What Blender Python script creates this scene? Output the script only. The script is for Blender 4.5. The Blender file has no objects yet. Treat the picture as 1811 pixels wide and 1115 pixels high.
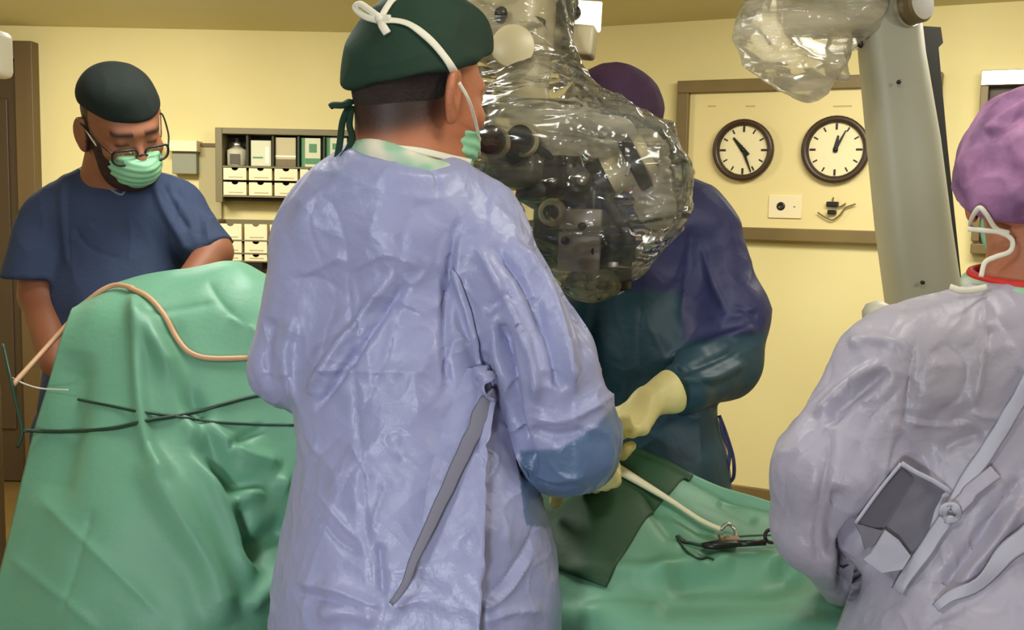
import bpy, bmesh, math, random
import numpy as np
from mathutils import Vector, Matrix
from mathutils.bvhtree import BVHTree

random.seed(7)
SC = bpy.context.scene
COL = SC.collection
# ------------------------------------------------------------------ camera
FPX, CX, CY = 1900.0, 905.5, 557.5
PITCH, ROLL = math.radians(6.0), 0.020
CAM = np.array([0.0, 0.0, 1.5])
_F = np.array([0, math.cos(PITCH), -math.sin(PITCH)])
_U0 = np.array([0, math.sin(PITCH), math.cos(PITCH)])
_R0 = np.array([1.0, 0, 0])
_R = _R0*math.cos(ROLL) + _U0*math.sin(ROLL)
_U = _U0*math.cos(ROLL) - _R0*math.sin(ROLL)
cam = bpy.data.cameras.new('camera'); co = bpy.data.objects.new('camera', cam); COL.objects.link(co)
cam.sensor_width = 36; cam.lens = FPX/1811*36; cam.clip_start = 0.05; cam.clip_end = 50
M = Matrix([list(_R)+[0], list(_U)+[0], list(-_F)+[0], [0, 0, 0, 1]]).transposed()
M.translation = Vector(CAM); M[3][0]=M[3][1]=M[3][2]=0; M[3][3]=1
co.matrix_world = M
SC.camera = co
# ------------------------------------------------------------------ world, lights, exposure
SC.view_settings.view_transform = 'Standard'; SC.view_settings.look = 'None'
SC.view_settings.gamma = 1; SC.view_settings.use_curve_mapping = False
SC.view_settings.exposure = 0.0
w = bpy.data.worlds.new('room_air'); SC.world = w; w.use_nodes = True
w.node_tree.nodes['Background'].inputs[0].default_value = (0.9, 0.85, 0.7, 1)
w.node_tree.nodes['Background'].inputs[1].default_value = 0.09
CEIL = 2.33
def area(name, loc, target, sx, sy, power, color):
    l = bpy.data.lights.new(name, 'AREA'); l.shape = 'RECTANGLE'; l.size = sx; l.size_y = sy
    l.energy = power; l.color = color
    o = bpy.data.objects.new(name, l); COL.objects.link(o); o.location = loc
    d = Vector(target)-Vector(loc); o.rotation_euler = d.to_track_quat('-Z', 'Y').to_euler()
    return o
area('ceiling_lamp_back_left', (-1.7, 4.0, CEIL-.04), (-1.7, 4.6, 0), 1.0, .5, 60, (1, .97, .88))
area('ceiling_lamp_back_right', (1.3, 3.2, CEIL-.04), (1.5, 3.8, 0), 1.2, .5, 50, (1, .97, .88))
area('ceiling_lamp_table', (-0.5, 2.3, CEIL-.04), (-.4, 2.2, 0), .7, .4, 15, (.98, .97, .92))
area('added_scope_light', (.45, 1.35, CEIL-.04), (.15, 1.9, 1.5), .4, .3, 7, (1, .97, .88))  # extra unseen light, added to brighten the microscope and its plastic bag
area('ceiling_lamp_near', (-1.0, -.1, CEIL-.04), (0.0, 1.6, .9), .5, .4, 20, (.90, .93, 1.0))
area('ceiling_lamp_near_right', (1.9, .7, CEIL-.04), (1.3, 1.6, 1.0), .5, .4, 17, (1.0, .96, .94))
area('added_low_cool_light', (-.5, -.8, .95), (-.05, 1.6, .80), .3, .3, 24, (.86, .92, 1.0))  # added cool light, low behind the camera, brightens the lower gown; no known fixture

# ------------------------------------------------------------------ projection helpers
def ray(px, py):
    return _F + _R*((px-CX)/FPX) - _U*((py-CY)/FPX)
def P(px, py, d):
    return CAM + ray(px, py)*d
def proj(V):
    q = V - CAM
    d = q@_F
    return CX + FPX*(q@_R)/d, CY - FPX*(q@_U)/d
def on_plane(px, py, p0, n):
    r = ray(px, py); t = ((p0-CAM)@n)/(r@n)
    return CAM + r*t
def nrm(v):
    v = np.asarray(v, float); return v/np.linalg.norm(v)

# ------------------------------------------------------------------ materials
def mat(name, col, rough=.6, col2=None, scale=8, bump=0.0, bscale=40, metal=0, spec=.5, mask=None,
        detail=4, stretch=None, crinkle=0.0, cscale=14, crumple=0.0, sheen=0, sub=0, emit=None, noise_fac=1.0):
    m = bpy.data.materials.new(name); m.use_nodes = True
    nt = m.node_tree; N = nt.nodes; L = nt.links; b = N['Principled BSDF']
    def rgba(c): return (*c, 1)
    b.inputs['Roughness'].default_value = rough; b.inputs['Metallic'].default_value = metal
    b.inputs['Specular IOR Level'].default_value = spec
    if sheen: b.inputs['Sheen Weight'].default_value = sheen
    if sub:
        b.inputs['Subsurface Weight'].default_value = sub; b.inputs['Subsurface Radius'].default_value = (.012, .005, .003)
        b.inputs['Subsurface Scale'].default_value = 1
    tc = N.new('ShaderNodeTexCoord'); src = tc.outputs['Object']
    if stretch:
        mp = N.new('ShaderNodeMapping'); mp.inputs['Scale'].default_value = stretch
        L.new(src, mp.inputs[0]); src = mp.outputs[0]
    cs = None
    if col2 is not None:
        nz = N.new('ShaderNodeTexNoise'); nz.inputs['Scale'].default_value = scale; nz.inputs['Detail'].default_value = detail
        L.new(src, nz.inputs['Vector'])
        r = N.new('ShaderNodeValToRGB'); r.color_ramp.elements[0].position = .35; r.color_ramp.elements[1].position = .65
        r.color_ramp.elements[0].color = rgba(col); r.color_ramp.elements[1].color = rgba(col2)
        L.new(nz.outputs[0], r.inputs[0]); cs = r.outputs[0]
    if mask is not None:
        at = N.new('ShaderNodeAttribute'); at.attribute_name = 'mask'
        mx = N.new('ShaderNodeMix'); mx.data_type = 'RGBA'
        L.new(at.outputs['Fac'], mx.inputs[0])
        if cs: L.new(cs, mx.inputs[6])
        else: mx.inputs[6].default_value = rgba(col)
        mx.inputs[7].default_value = rgba(mask); cs = mx.outputs[2]
    if cs: L.new(cs, b.inputs['Base Color'])
    else: b.inputs['Base Color'].default_value = rgba(col)
    last = None
    if bump:
        nb = N.new('ShaderNodeTexNoise'); nb.inputs['Scale'].default_value = bscale; nb.inputs['Detail'].default_value = 6
        L.new(src, nb.inputs['Vector'])
        bp = N.new('ShaderNodeBump'); bp.inputs['Strength'].default_value = bump; bp.inputs['Distance'].default_value = .01
        L.new(nb.outputs[0], bp.inputs['Height']); last = bp
    if crinkle:
        nb = N.new('ShaderNodeTexNoise'); nb.inputs['Scale'].default_value = cscale; nb.inputs['Detail'].default_value = 3
        nb.noise_type = 'RIDGED_MULTIFRACTAL'; nb.inputs['Distortion'].default_value = .6
        L.new(src, nb.inputs['Vector'])
        bp = N.new('ShaderNodeBump'); bp.inputs['Strength'].default_value = crinkle; bp.inputs['Distance'].default_value = .02
        L.new(nb.outputs[0], bp.inputs['Height'])
        if last: L.new(last.outputs[0], bp.inputs['Normal'])
        last = bp
    if crumple:
        n1 = N.new('ShaderNodeTexNoise'); n1.inputs['Scale'].default_value = 5; n1.inputs['Detail'].default_value = 2
        L.new(src, n1.inputs['Vector'])
        vm = N.new('ShaderNodeVectorMath'); vm.operation = 'MULTIPLY_ADD'; vm.inputs[1].default_value = (.25, .25, .25)
        L.new(n1.outputs['Color'], vm.inputs[0]); L.new(src, vm.inputs[2])
        for sc_, k_ in ((9, 1.0), (21, .55)):
            vo = N.new('ShaderNodeTexVoronoi'); vo.inputs['Scale'].default_value = sc_; L.new(vm.outputs[0], vo.inputs['Vector'])
            bp = N.new('ShaderNodeBump'); bp.inputs['Strength'].default_value = crumple*k_; bp.inputs['Distance'].default_value = .12/sc_
            L.new(vo.outputs['Distance'], bp.inputs['Height'])
            if last: L.new(last.outputs[0], bp.inputs['Normal'])
            last = bp
    if last: L.new(last.outputs[0], b.inputs['Normal'])
    if emit:
        b.inputs['Emission Color'].default_value = rgba(emit[:3]); b.inputs['Emission Strength'].default_value = emit[3]
    return m
def lin(r, g, b):
    return tuple(((c/255)/12.92 if c/255 <= .04045 else ((c/255+.055)/1.055)**2.4) for c in (r, g, b))
def film(name, tint=(.9, .9, .85), opac=.16, rough=.12, gloss=.5, cs=22, strength=.6, haze=.45, stretch=False, frost=1.6):
    m = bpy.data.materials.new(name); m.use_nodes = True
    nt = m.node_tree; N = nt.nodes; L = nt.links
    for n in list(N): N.remove(n)
    out = N.new('ShaderNodeOutputMaterial')
    tr = N.new('ShaderNodeBsdfTransparent'); tr.inputs[0].default_value = (.97, .97, .95, 1)
    df = N.new('ShaderNodeBsdfDiffuse'); df.inputs[0].default_value = (*tint, 1)
    tl = N.new('ShaderNodeBsdfTranslucent'); tl.inputs[0].default_value = (*tint, 1)
    ad = N.new('ShaderNodeMixShader'); ad.inputs[0].default_value = .5
    L.new(df.outputs[0], ad.inputs[1]); L.new(tl.outputs[0], ad.inputs[2])
    gl = N.new('ShaderNodeBsdfGlossy'); gl.inputs['Roughness'].default_value = rough
    tc = N.new('ShaderNodeTexCoord'); nz = N.new('ShaderNodeTexNoise'); nz.noise_type = 'RIDGED_MULTIFRACTAL'
    nz.inputs['Scale'].default_value = cs; nz.inputs['Detail'].default_value = 3; nz.inputs['Distortion'].default_value = .8
    if stretch:
        mp = N.new('ShaderNodeMapping'); mp.inputs['Rotation'].default_value = (0, .75, 0); mp.inputs['Scale'].default_value = (.45, 1.2, 3.2)
        L.new(tc.outputs['Object'], mp.inputs[0]); L.new(mp.outputs[0], nz.inputs['Vector'])
    else: L.new(tc.outputs['Object'], nz.inputs['Vector'])
    bp = N.new('ShaderNodeBump'); bp.inputs['Strength'].default_value = strength; bp.inputs['Distance'].default_value = .03
    L.new(nz.outputs[0], bp.inputs['Height'])
    for s in (gl, df): L.new(bp.outputs[0], s.inputs['Normal'])
    lw = N.new('ShaderNodeLayerWeight'); lw.inputs[0].default_value = .35; L.new(bp.outputs[0], lw.inputs['Normal'])
    m1 = N.new('ShaderNodeMixShader'); 
    ml = N.new('ShaderNodeMath'); ml.operation = 'MULTIPLY_ADD'; ml.inputs[1].default_value = haze; ml.inputs[2].default_value = opac
    L.new(lw.outputs['Facing'], ml.inputs[0])
    fr = N.new('ShaderNodeValToRGB'); fr.color_ramp.elements[0].position = .38; fr.color_ramp.elements[1].position = .85
    fr.color_ramp.elements[0].color = (.25, .25, .25, 1); fr.color_ramp.elements[1].color = (1, 1, 1, 1)
    n3 = N.new('ShaderNodeTexNoise'); n3.inputs['Scale'].default_value = cs*.8; n3.inputs['Detail'].default_value = 4
    L.new(nz.inputs['Vector'].links[0].from_socket, n3.inputs['Vector']); L.new(n3.outputs[0], fr.inputs[0])
    mm = N.new('ShaderNodeMath'); mm.operation = 'MULTIPLY'; mm.use_clamp = True; L.new(ml.outputs[0], mm.inputs[0])
    m4 = N.new('ShaderNodeMath'); m4.operation = 'MULTIPLY'; m4.inputs[1].default_value = frost; L.new(fr.outputs[0], m4.inputs[0])
    L.new(m4.outputs[0], mm.inputs[1]); L.new(mm.outputs[0], m1.inputs[0])
    L.new(tr.outputs[0], m1.inputs[1]); L.new(ad.outputs[0], m1.inputs[2])
    m2 = N.new('ShaderNodeMixShader'); mg = N.new('ShaderNodeMath'); mg.operation = 'MULTIPLY'; mg.inputs[1].default_value = gloss
    L.new(lw.outputs['Fresnel'], mg.inputs[0]); L.new(mg.outputs[0], m2.inputs[0])
    L.new(m1.outputs[0], m2.inputs[1]); L.new(gl.outputs[0], m2.inputs[2])
    L.new(m2.outputs[0], out.inputs[0])
    return m

MT = {}
MT['wall'] = mat('wall_paint', lin(230, 216, 154), .75, lin(225, 210, 147), 1.2, bump=.05, bscale=60)
MT['ceil'] = mat('ceiling_paint', lin(216, 208, 164), .85)
MT['floor'] = mat('floor_vinyl', lin(120, 95, 50), .35, lin(104, 82, 42), 3)
MT['brown'] = mat('brown_wood', lin(108, 86, 50), .5, lin(92, 72, 40), 4, stretch=(1, 1, .1))
MT['dbrown'] = mat('dark_brown', lin(70, 54, 32), .5)
MT['frame'] = mat('bronze_frame', lin(128, 108, 62), .45, lin(112, 94, 54), 3)
MT['cabinet'] = mat('cabinet_olive', lin(118, 108, 72), .5)
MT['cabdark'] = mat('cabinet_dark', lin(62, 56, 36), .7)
MT['cream'] = mat('cream_plastic', lin(240, 224, 180), .5)
MT['white'] = mat('white_plastic', lin(236, 234, 214), .45)
MT['black'] = mat('black_plastic', (.012, .011, .010), .35)
MT['softblack'] = mat('black_rubber', (.02, .018, .014), .6)
MT['metal'] = mat('brushed_metal', (.62, .60, .55), .3, metal=1)
MT['scope'] = mat('scope_cream', lin(196, 184, 144), .35)
MT['scopegrey'] = mat('scope_grey', lin(96, 90, 78), .25)
MT['column'] = mat('column_grey', lin(180, 178, 156), .42, lin(174, 172, 150), 2)
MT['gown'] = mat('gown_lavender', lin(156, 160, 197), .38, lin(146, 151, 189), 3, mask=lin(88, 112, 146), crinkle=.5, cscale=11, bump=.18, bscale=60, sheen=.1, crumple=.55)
MT['gowngrey'] = mat('gown_greylavender', lin(176, 172, 188), .4, lin(163, 158, 174), 3, mask=lin(150, 144, 144), crinkle=.45, cscale=11, bump=.18, bscale=60, sheen=.1, crumple=.45)
MT['gownin'] = mat('gown_inner', lin(118, 118, 134), .6, crinkle=.15, cscale=12)
MT['strap'] = mat('gown_tape', lin(176, 176, 190), .5, crinkle=.1, cscale=20)
MT['gowndark'] = mat('gown_purple_teal', lin(48, 51, 96), .5, lin(43, 46, 88), 3, mask=lin(32, 68, 82), crinkle=.3, cscale=9, bump=.12, bscale=50, crumple=.3)
MT['scrub'] = mat('scrub_navy', lin(50, 65, 96), .8, lin(45, 58, 87), 4, bump=.15, bscale=120, crinkle=.3, cscale=6, crumple=.15)
MT['capgreen'] = mat('cap_green', lin(24, 58, 38), .85, lin(17, 46, 30), 5, bump=.15, bscale=30)
MT['capblack'] = mat('cap_dark_green', lin(14, 27, 21), .9, lin(10, 20, 16), 5, bump=.15, bscale=30)
MT['cappurple'] = mat('cap_purple', lin(72, 42, 74), .8, lin(58, 34, 60), 8, bump=.25, bscale=30)
MT['caplilac'] = mat('cap_lilac', lin(176, 124, 166), .6, lin(118, 80, 120), 18, bump=.35, bscale=26, crinkle=.2, cscale=18)
MT['skin'] = mat('skin', lin(188, 122, 86), .55, lin(176, 108, 74), 6, sub=.15, mask=lin(34, 23, 19), bump=.1, bscale=140)
MT['skindark'] = mat('skin_tan', lin(150, 94, 64), .55, lin(138, 83, 55), 6, sub=.12, mask=lin(52, 30, 22))
MT['hair'] = mat('short_hair', lin(44, 32, 26), .85, lin(30, 22, 18), 30, bump=.5, bscale=220)
MT['beard'] = mat('beard', lin(62, 34, 24), .9, lin(44, 24, 18), 40, bump=.6, bscale=220)
MT['maskgreen'] = mat('mask_green', lin(150, 206, 164), .7, lin(138, 196, 152), 8, crinkle=.12, cscale=30)
MT['tape'] = mat('white_tape', lin(226, 222, 200), .7)
MT['collar'] = mat('collar_white', lin(226, 220, 196), .75, lin(150, 190, 160), 26, detail=1)
MT['red'] = mat('red_trim', lin(205, 40, 32), .6)
MT['drape'] = mat('drape_green', lin(112, 168, 138), .48, lin(104, 160, 130), 3, bump=.08, bscale=90, spec=.45, crinkle=.25, cscale=5, crumple=.12)
MT['wet'] = mat('drape_dark', lin(36, 78, 46), .6, lin(33, 72, 42), 3, bump=.08, bscale=90)
MT['cordtan'] = mat('cord_tan', lin(206, 160, 120), .45)
MT['cordgreen'] = mat('cord_green', lin(32, 62, 44), .5)
MT['glove'] = mat('glove_cream', lin(240, 228, 158), .45, lin(232, 218, 146), 12, crinkle=.1, cscale=30, sub=.05)
MT['film'] = film('clear_plastic_film', opac=.035, haze=.20, frost=2.6, gloss=1.3, rough=.14, cs=9, strength=1.0, tint=(1, .98, .86), stretch=True)
MT['film2'] = film('frosted_plastic_film', opac=.42, gloss=.8, cs=9, tint=(1, .95, .78), stretch=True, frost=2.0)
MT['lens'] = mat('dark_lens', (.01, .008, .02), .08)
MT['yellow'] = mat('yellow_sticker', lin(196, 176, 60), .6)
MT['glass'] = film('spectacle_glass', opac=.0, rough=.05, gloss=.4, cs=.1, strength=0, haze=.0)

# ------------------------------------------------------------------ object helpers
BASE = {}
def tag(o, label=None, cat=None, group=None, kind=None):
    if label: o['label'] = label
    if cat: o['category'] = cat
    if group: o['group'] = group
    if kind: o['kind'] = kind
    return o
def thing(name, label, cat, base, group=None, kind=None):
    o = bpy.data.objects.new(name, None); COL.objects.link(o); o.empty_display_size = .05
    o.location = Vector(base); BASE[o.name] = np.array(base, float)
    return tag(o, label, cat, group, kind)
def mesh_from(name, V, Fq, material, smooth=True):
    V = np.asarray(V, np.float32)
    me = bpy.data.meshes.new(name)
    if isinstance(Fq, np.ndarray):
        n = len(Fq); k = Fq.shape[1]
        me.vertices.add(len(V)); me.vertices.foreach_set('co', V.ravel())
        me.loops.add(n*k); me.loops.foreach_set('vertex_index', Fq.astype(np.int32).ravel())
        me.polygons.add(n); me.polygons.foreach_set('loop_start', np.arange(0, n*k, k, dtype=np.int32))
        me.polygons.foreach_set('loop_total', np.full(n, k, np.int32))
        me.update(calc_edges=True)
    else:
        me.from_pydata([tuple(map(float, v)) for v in V], [], Fq); me.update()
    me.materials.append(material)
    if smooth: me.polygons.foreach_set('use_smooth', np.ones(len(me.polygons), bool))
    return me
def obj(name, VF, material, parent=None, smooth=True, label=None, auto=None):
    """one mesh object from world-space geometry; parented things store it relative to the base"""
    V, Fq = VF
    V = np.asarray(V, float)
    if parent is not None:
        base = BASE[parent.name]
    else:
        base = (V.min(0)+V.max(0))/2; base[2] = V[:, 2].min()
    me = mesh_from(name, V-base, Fq, material, smooth)
    if auto is not None and smooth:
        set_sharp(me, auto)
    o = bpy.data.objects.new(name, me); COL.objects.link(o)
    if parent is not None: o.parent = parent
    else: o.location = Vector(base)
    BASE[o.name] = base
    if label: o['label'] = label
    return o
def set_sharp(me, deg):
    bm = bmesh.new(); bm.from_mesh(me); a = math.radians(deg)
    for e in bm.edges:
        e.smooth = not (len(e.link_faces) == 2 and e.calc_face_angle(0) > a)
    bm.to_mesh(me); bm.free()

class G:
    """collects shapes for one mesh"""
    def __init__(s): s.V = []; s.F = []
    def add(s, V, Fq):
        n = len(s.V); s.V += [np.asarray(v, float) for v in V]; s.F += [tuple(int(i)+n for i in f) for f in Fq]; return s
    def box(s, c, size, R=None, bev=0.0, seg=2):
        bm = bmesh.new(); bmesh.ops.create_cube(bm, size=1)
        bmesh.ops.scale(bm, vec=Vector(size), verts=bm.verts)
        if bev: bmesh.ops.bevel(bm, geom=bm.edges[:], offset=bev, segments=seg, profile=.5, affect='EDGES')
        bm.verts.index_update()
        V = np.array([v.co[:] for v in bm.verts]); Fq = [[v.index for v in f.verts] for f in bm.faces]; bm.free()
        if R is not None: V = V@np.asarray(R).T
        return s.add(V+np.asarray(c), Fq)
    def tube(s, pts, r, n=12, cap=True, flat=1.0, up=None):
        pts = [np.asarray(p, float) for p in pts]; m = len(pts)
        rr = r if hasattr(r, '__len__') else [r]*m
        V = []; prev = None
        for i in range(m):
            t = nrm(pts[min(i+1, m-1)]-pts[max(i-1, 0)])
            u = up[i] if isinstance(up, list) else up
            if u is None: u = prev if prev is not None else (np.array([0, 0, 1.]) if abs(t[2]) < .9 else np.array([1., 0, 0]))
            u = u-t*(u@t); u = nrm(u); prev = u; v = np.cross(t, u)
            for k in range(n):
                a = 2*math.pi*k/n
                V.append(pts[i]+rr[i]*(math.cos(a)*v+math.sin(a)*u*flat))
        Fq = [(i*n+k, i*n+(k+1) % n, (i+1)*n+(k+1) % n, (i+1)*n+k) for i in range(m-1) for k in range(n)]
        if cap: Fq += [tuple(range(n))[::-1], tuple(range((m-1)*n, m*n))]
        return s.add(V, Fq)
    def lathe(s, c, axis, prof, n=32, up=None, cap=True):
        """prof: (distance along axis, radius)"""
        ax = nrm(axis); return s.tube_l([np.asarray(c)+ax*a for a, _ in prof], [b for _, b in prof], ax, n, cap)
    def tube_l(s, pts, rr, ax, n, cap):
        u = np.array([0, 0, 1.]) if abs(ax[2]) < .9 else np.array([1., 0, 0])
        u = nrm(u-ax*(u@ax)); v = np.cross(ax, u); V = []; m = len(pts)
        for i in range(m):
            for k in range(n):
                a = 2*math.pi*k/n; V.append(pts[i]+max(rr[i], 1e-4)*(math.cos(a)*v+math.sin(a)*u))
        Fq = [(i*n+k, i*n+(k+1) % n, (i+1)*n+(k+1) % n, (i+1)*n+k) for i in range(m-1) for k in range(n)]
        if cap: Fq += [tuple(range(n))[::-1], tuple(range((m-1)*n, m*n))]
        return s.add(V, Fq)
    def prism(s, poly, n, th):
        """extrude a 3d polygon by th along n"""
        k = len(poly); A = [np.asarray(p, float) for p in poly]; B = [p+np.asarray(n)*th for p in A]
        return s.add(A+B, [tuple(range(k))[::-1], tuple(range(k, 2*k))]+[(i, (i+1) % k, k+(i+1) % k, k+i) for i in range(k)])
    @property
    def vf(s): return np.array(s.V), s.F

def spline(pts, n=8):
    """Catmull-Rom through points of any dimension"""
    p = [np.asarray(q, float) for q in pts]; p = [2*p[0]-p[1]]+p+[2*p[-1]-p[-2]]; out = []
    for i in range(1, len(p)-2):
        for k in range(n):
            t = k/n
            out.append(.5*((2*p[i])+(-p[i-1]+p[i+1])*t+(2*p[i-1]-5*p[i]+4*p[i+1]-p[i+2])*t*t+(-p[i-1]+3*p[i]-3*p[i+1]+p[i+2])*t**3))
    out.append(p[-2]); return out

# ------------------------------------------------------------------ noise
_rng = np.random.RandomState(3)
_perm = np.concatenate([_rng.permutation(256)]*3)
_grad = _rng.normal(size=(256, 3)); _grad /= np.linalg.norm(_grad, axis=1)[:, None]
def noise(Q):
    Q = np.asarray(Q, float); i = np.floor(Q).astype(int); f = Q-i; u = f*f*f*(f*(f*6-15)+10); i &= 255
    r = 0
    for dx in (0, 1):
        for dy in (0, 1):
            for dz in (0, 1):
                h = _perm[_perm[_perm[i[:, 0]+dx]+i[:, 1]+dy]+i[:, 2]+dz]
                g = _grad[h]; d = f-np.array([dx, dy, dz])
                wgt = (u[:, 0] if dx else 1-u[:, 0])*(u[:, 1] if dy else 1-u[:, 1])*(u[:, 2] if dz else 1-u[:, 2])
                r = r+wgt*(g*d).sum(1)
    return r
def ridged(Q, warp=.5):
    Wp = np.stack([noise(Q*.7+9.1), noise(Q*.7+3.7), noise(Q*.7+5.3)], 1)*warp
    return 1-2.2*np.abs(noise(Q+Wp))

# ------------------------------------------------------------------ signed-distance bodies
def cone(a, b, ra, rb, flat=1.0, D=(0, 1, 0), k=.03):
    a = np.asarray(a, float); b = np.asarray(b, float); D = nrm(D)
    def fn(Q):
        s = 1/flat-1
        A, B = a+s*(a@D)*D, b+s*(b@D)*D
        q = Q+s*(Q@D)[:, None]*D if s else Q
        ba = B-A; pa = q-A; h = np.clip((pa@ba)/(ba@ba+1e-12), 0, 1)
        v = pa-h[:, None]*ba
        return np.sqrt(np.einsum('ij,ij->i', v, v))-(ra+(rb-ra)*h)
    return ('u', fn, k)
def ell(c, r, Rm=None, k=.02, op='u'):
    c = np.asarray(c, float); r = np.asarray(r, float)
    def fn(Q):
        q = Q-c
        if Rm is not None: q = q@Rm
        u = q/r; v = u/r; k0 = np.sqrt(np.einsum('ij,ij->i', u, u)); k1 = np.sqrt(np.einsum('ij,ij->i', v, v))+1e-9
        return k0*(k0-1)/k1
    return (op, fn, k)
def plane(p, n, k=.004):      # keeps the side n points to
    p = np.asarray(p, float); n = nrm(n)
    return ('i', lambda Q: -((Q-p)@n), k)
def sdf_eval(prims, Q):
    d = None
    for op, fn, k in prims:
        e = fn(Q)
        if d is None: d = e; continue
        if op == 'u':
            h = np.maximum(k-np.abs(d-e), 0)/k; d = np.minimum(d, e)-h*h*k*.25
        elif op == 's':
            e = -e; h = np.maximum(k-np.abs(d-e), 0)/k; d = np.maximum(d, e)+h*h*k*.25
        else:
            h = np.maximum(k-np.abs(d-e), 0)/k; d = np.maximum(d, e)+h*h*k*.25
    return d
def sdf_mesh(prims, lo, hi, h, off=0.0):
    lo = np.asarray(lo, float); hi = np.asarray(hi, float); B = 8
    nb = np.ceil((hi-lo)/(h*B)).astype(int)+1; n = nb*B
    ci = np.stack(np.meshgrid(*[np.arange(k) for k in nb], indexing='ij'), -1).reshape(-1, 3)
    cc = lo+(ci*B+(B-1)/2)*h
    raw = [fn(cc) for _, fn, _ in prims]
    dc = sdf_eval([(p[0], (lambda Q, r=r: r), p[2]) for p, r in zip(prims, raw)], cc)-off
    rawm = np.stack(raw, 1).astype(np.float32); ops = np.array([{'u': 0, 's': 1, 'i': 2}[p[0]] for p in prims]); ks = np.array([p[2] for p in prims]); mg = B*h*.87*3.2+.01
    val = np.empty(n, np.float32)
    v6 = val.reshape(nb[0], B, nb[1], B, nb[2], B)
    v6[...] = dc.reshape(nb)[:, None, :, None, :, None]
    act = np.where(np.abs(dc) < B*h*.87*1.9+.012)[0]
    loc = np.stack(np.meshgrid(*[np.arange(B)]*3, indexing='ij'), -1).reshape(-1, 3)*h
    order = np.lexsort((ci[act, 2]//4, ci[act, 1]//4, ci[act, 0]//4)); act = act[order]
    for s in range(0, len(act), 48):
        a = act[s:s+48]
        Q = (lo+ci[a]*B*h)[:, None, :]+loc[None]
        rm = rawm[a].min(0); um = rawm[a][:, ops == 0].min(1).max()
        keep = ((ops == 0) & (rm < um+mg+ks)) | ((ops == 1) & (rm < mg+ks)) | ((ops == 2) & (rawm[a].max(0) > -mg-ks))
        d = (sdf_eval([p for p, kp in zip(prims, keep) if kp], Q.reshape(-1, 3))-off).reshape(len(a), B, B, B)
        v6[ci[a, 0], :, ci[a, 1], :, ci[a, 2], :] = d
    ins = val < 0
    c = np.zeros(tuple(n-1), np.uint8)
    offs = [(i, j, k) for i in (0, 1) for j in (0, 1) for k in (0, 1)]
    for (i, j, k) in offs: c += ins[i:n[0]-1+i, j:n[1]-1+j, k:n[2]-1+k]
    cells = np.argwhere((c > 0) & (c < 8))
    idx = np.full(tuple(n-1), -1, np.int32); idx[cells[:, 0], cells[:, 1], cells[:, 2]] = np.arange(len(cells))
    cv = {o: val[cells[:, 0]+o[0], cells[:, 1]+o[1], cells[:, 2]+o[2]] for o in offs}
    acc = np.zeros((len(cells), 3)); cnt = np.zeros(len(cells))
    for o in offs:
        for ax in range(3):
            if o[ax]: continue
            q = list(o); q[ax] = 1; q = tuple(q)
            a, b = cv[o], cv[q]; m = (a < 0) != (b < 0)
            t = np.where(m, a/np.where(m, a-b, 1), 0)
            p = np.tile(np.array(o, float), (len(cells), 1)); p[:, ax] = t
            acc += p*m[:, None]; cnt += m
    V = lo+(cells+acc/cnt[:, None])*h
    quads = []
    for ax in range(3):
        b, c2 = (ax+1) % 3, (ax+2) % 3
        sl0 = [slice(None)]*3; sl1 = [slice(None)]*3
        sl0[ax] = slice(0, -1); sl1[ax] = slice(1, None)
        e = np.argwhere(ins[tuple(sl0)] != ins[tuple(sl1)])
        e = e[(e[:, b] > 0) & (e[:, c2] > 0) & (e[:, b] < n[b]-1) & (e[:, c2] < n[c2]-1)]
        f = ins[e[:, 0], e[:, 1], e[:, 2]]
        def cell(db, dc_):
            q = e.copy(); q[:, b] -= db; q[:, c2] -= dc_; return idx[q[:, 0], q[:, 1], q[:, 2]]
        q4 = np.stack([cell(1, 1), cell(0, 1), cell(0, 0), cell(1, 0)], 1)
        q4[~f] = q4[~f][:, ::-1]; quads.append(q4)
    Fq = np.concatenate(quads); Fq = Fq[(Fq >= 0).all(1)]
    return V, Fq
def vnormals(V, Fq):
    fn = np.cross(V[Fq[:, 2]]-V[Fq[:, 0]], V[Fq[:, 3]]-V[Fq[:, 1]]); N = np.zeros_like(V)
    for k in range(4):
        for c in range(3): N[:, c] += np.bincount(Fq[:, k], fn[:, c], len(V))
    return N/(np.linalg.norm(N, axis=1)[:, None]+1e-12)
def smooth_mesh(V, Fq, it=2, lam=.5):
    E = np.concatenate([Fq[:, [0, 1]], Fq[:, [1, 2]], Fq[:, [2, 3]], Fq[:, [3, 0]]])
    deg = np.bincount(E.ravel(), minlength=len(V))[:, None]
    for _ in range(it):
        S = np.zeros_like(V)
        for c in range(3):
            S[:, c] = np.bincount(E[:, 0], V[E[:, 1], c], len(V))+np.bincount(E[:, 1], V[E[:, 0], c], len(V))
        V = V+lam*(S/np.maximum(deg, 1)-V)
    return V
def bvh_of(V, Fq):
    return BVHTree.FromPolygons(V.tolist(), [list(map(int, f)) for f in Fq])
def hit(bvh, px, py, off=.002, default=None):
    r = nrm(ray(px, py)); l, nn, i, d = bvh.ray_cast(Vector(CAM), Vector(r))
    if l is None: return (default, None)
    nn = np.array(nn)
    if nn@r > 0: nn = -nn
    return np.array(l)+nn*off, nn
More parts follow.
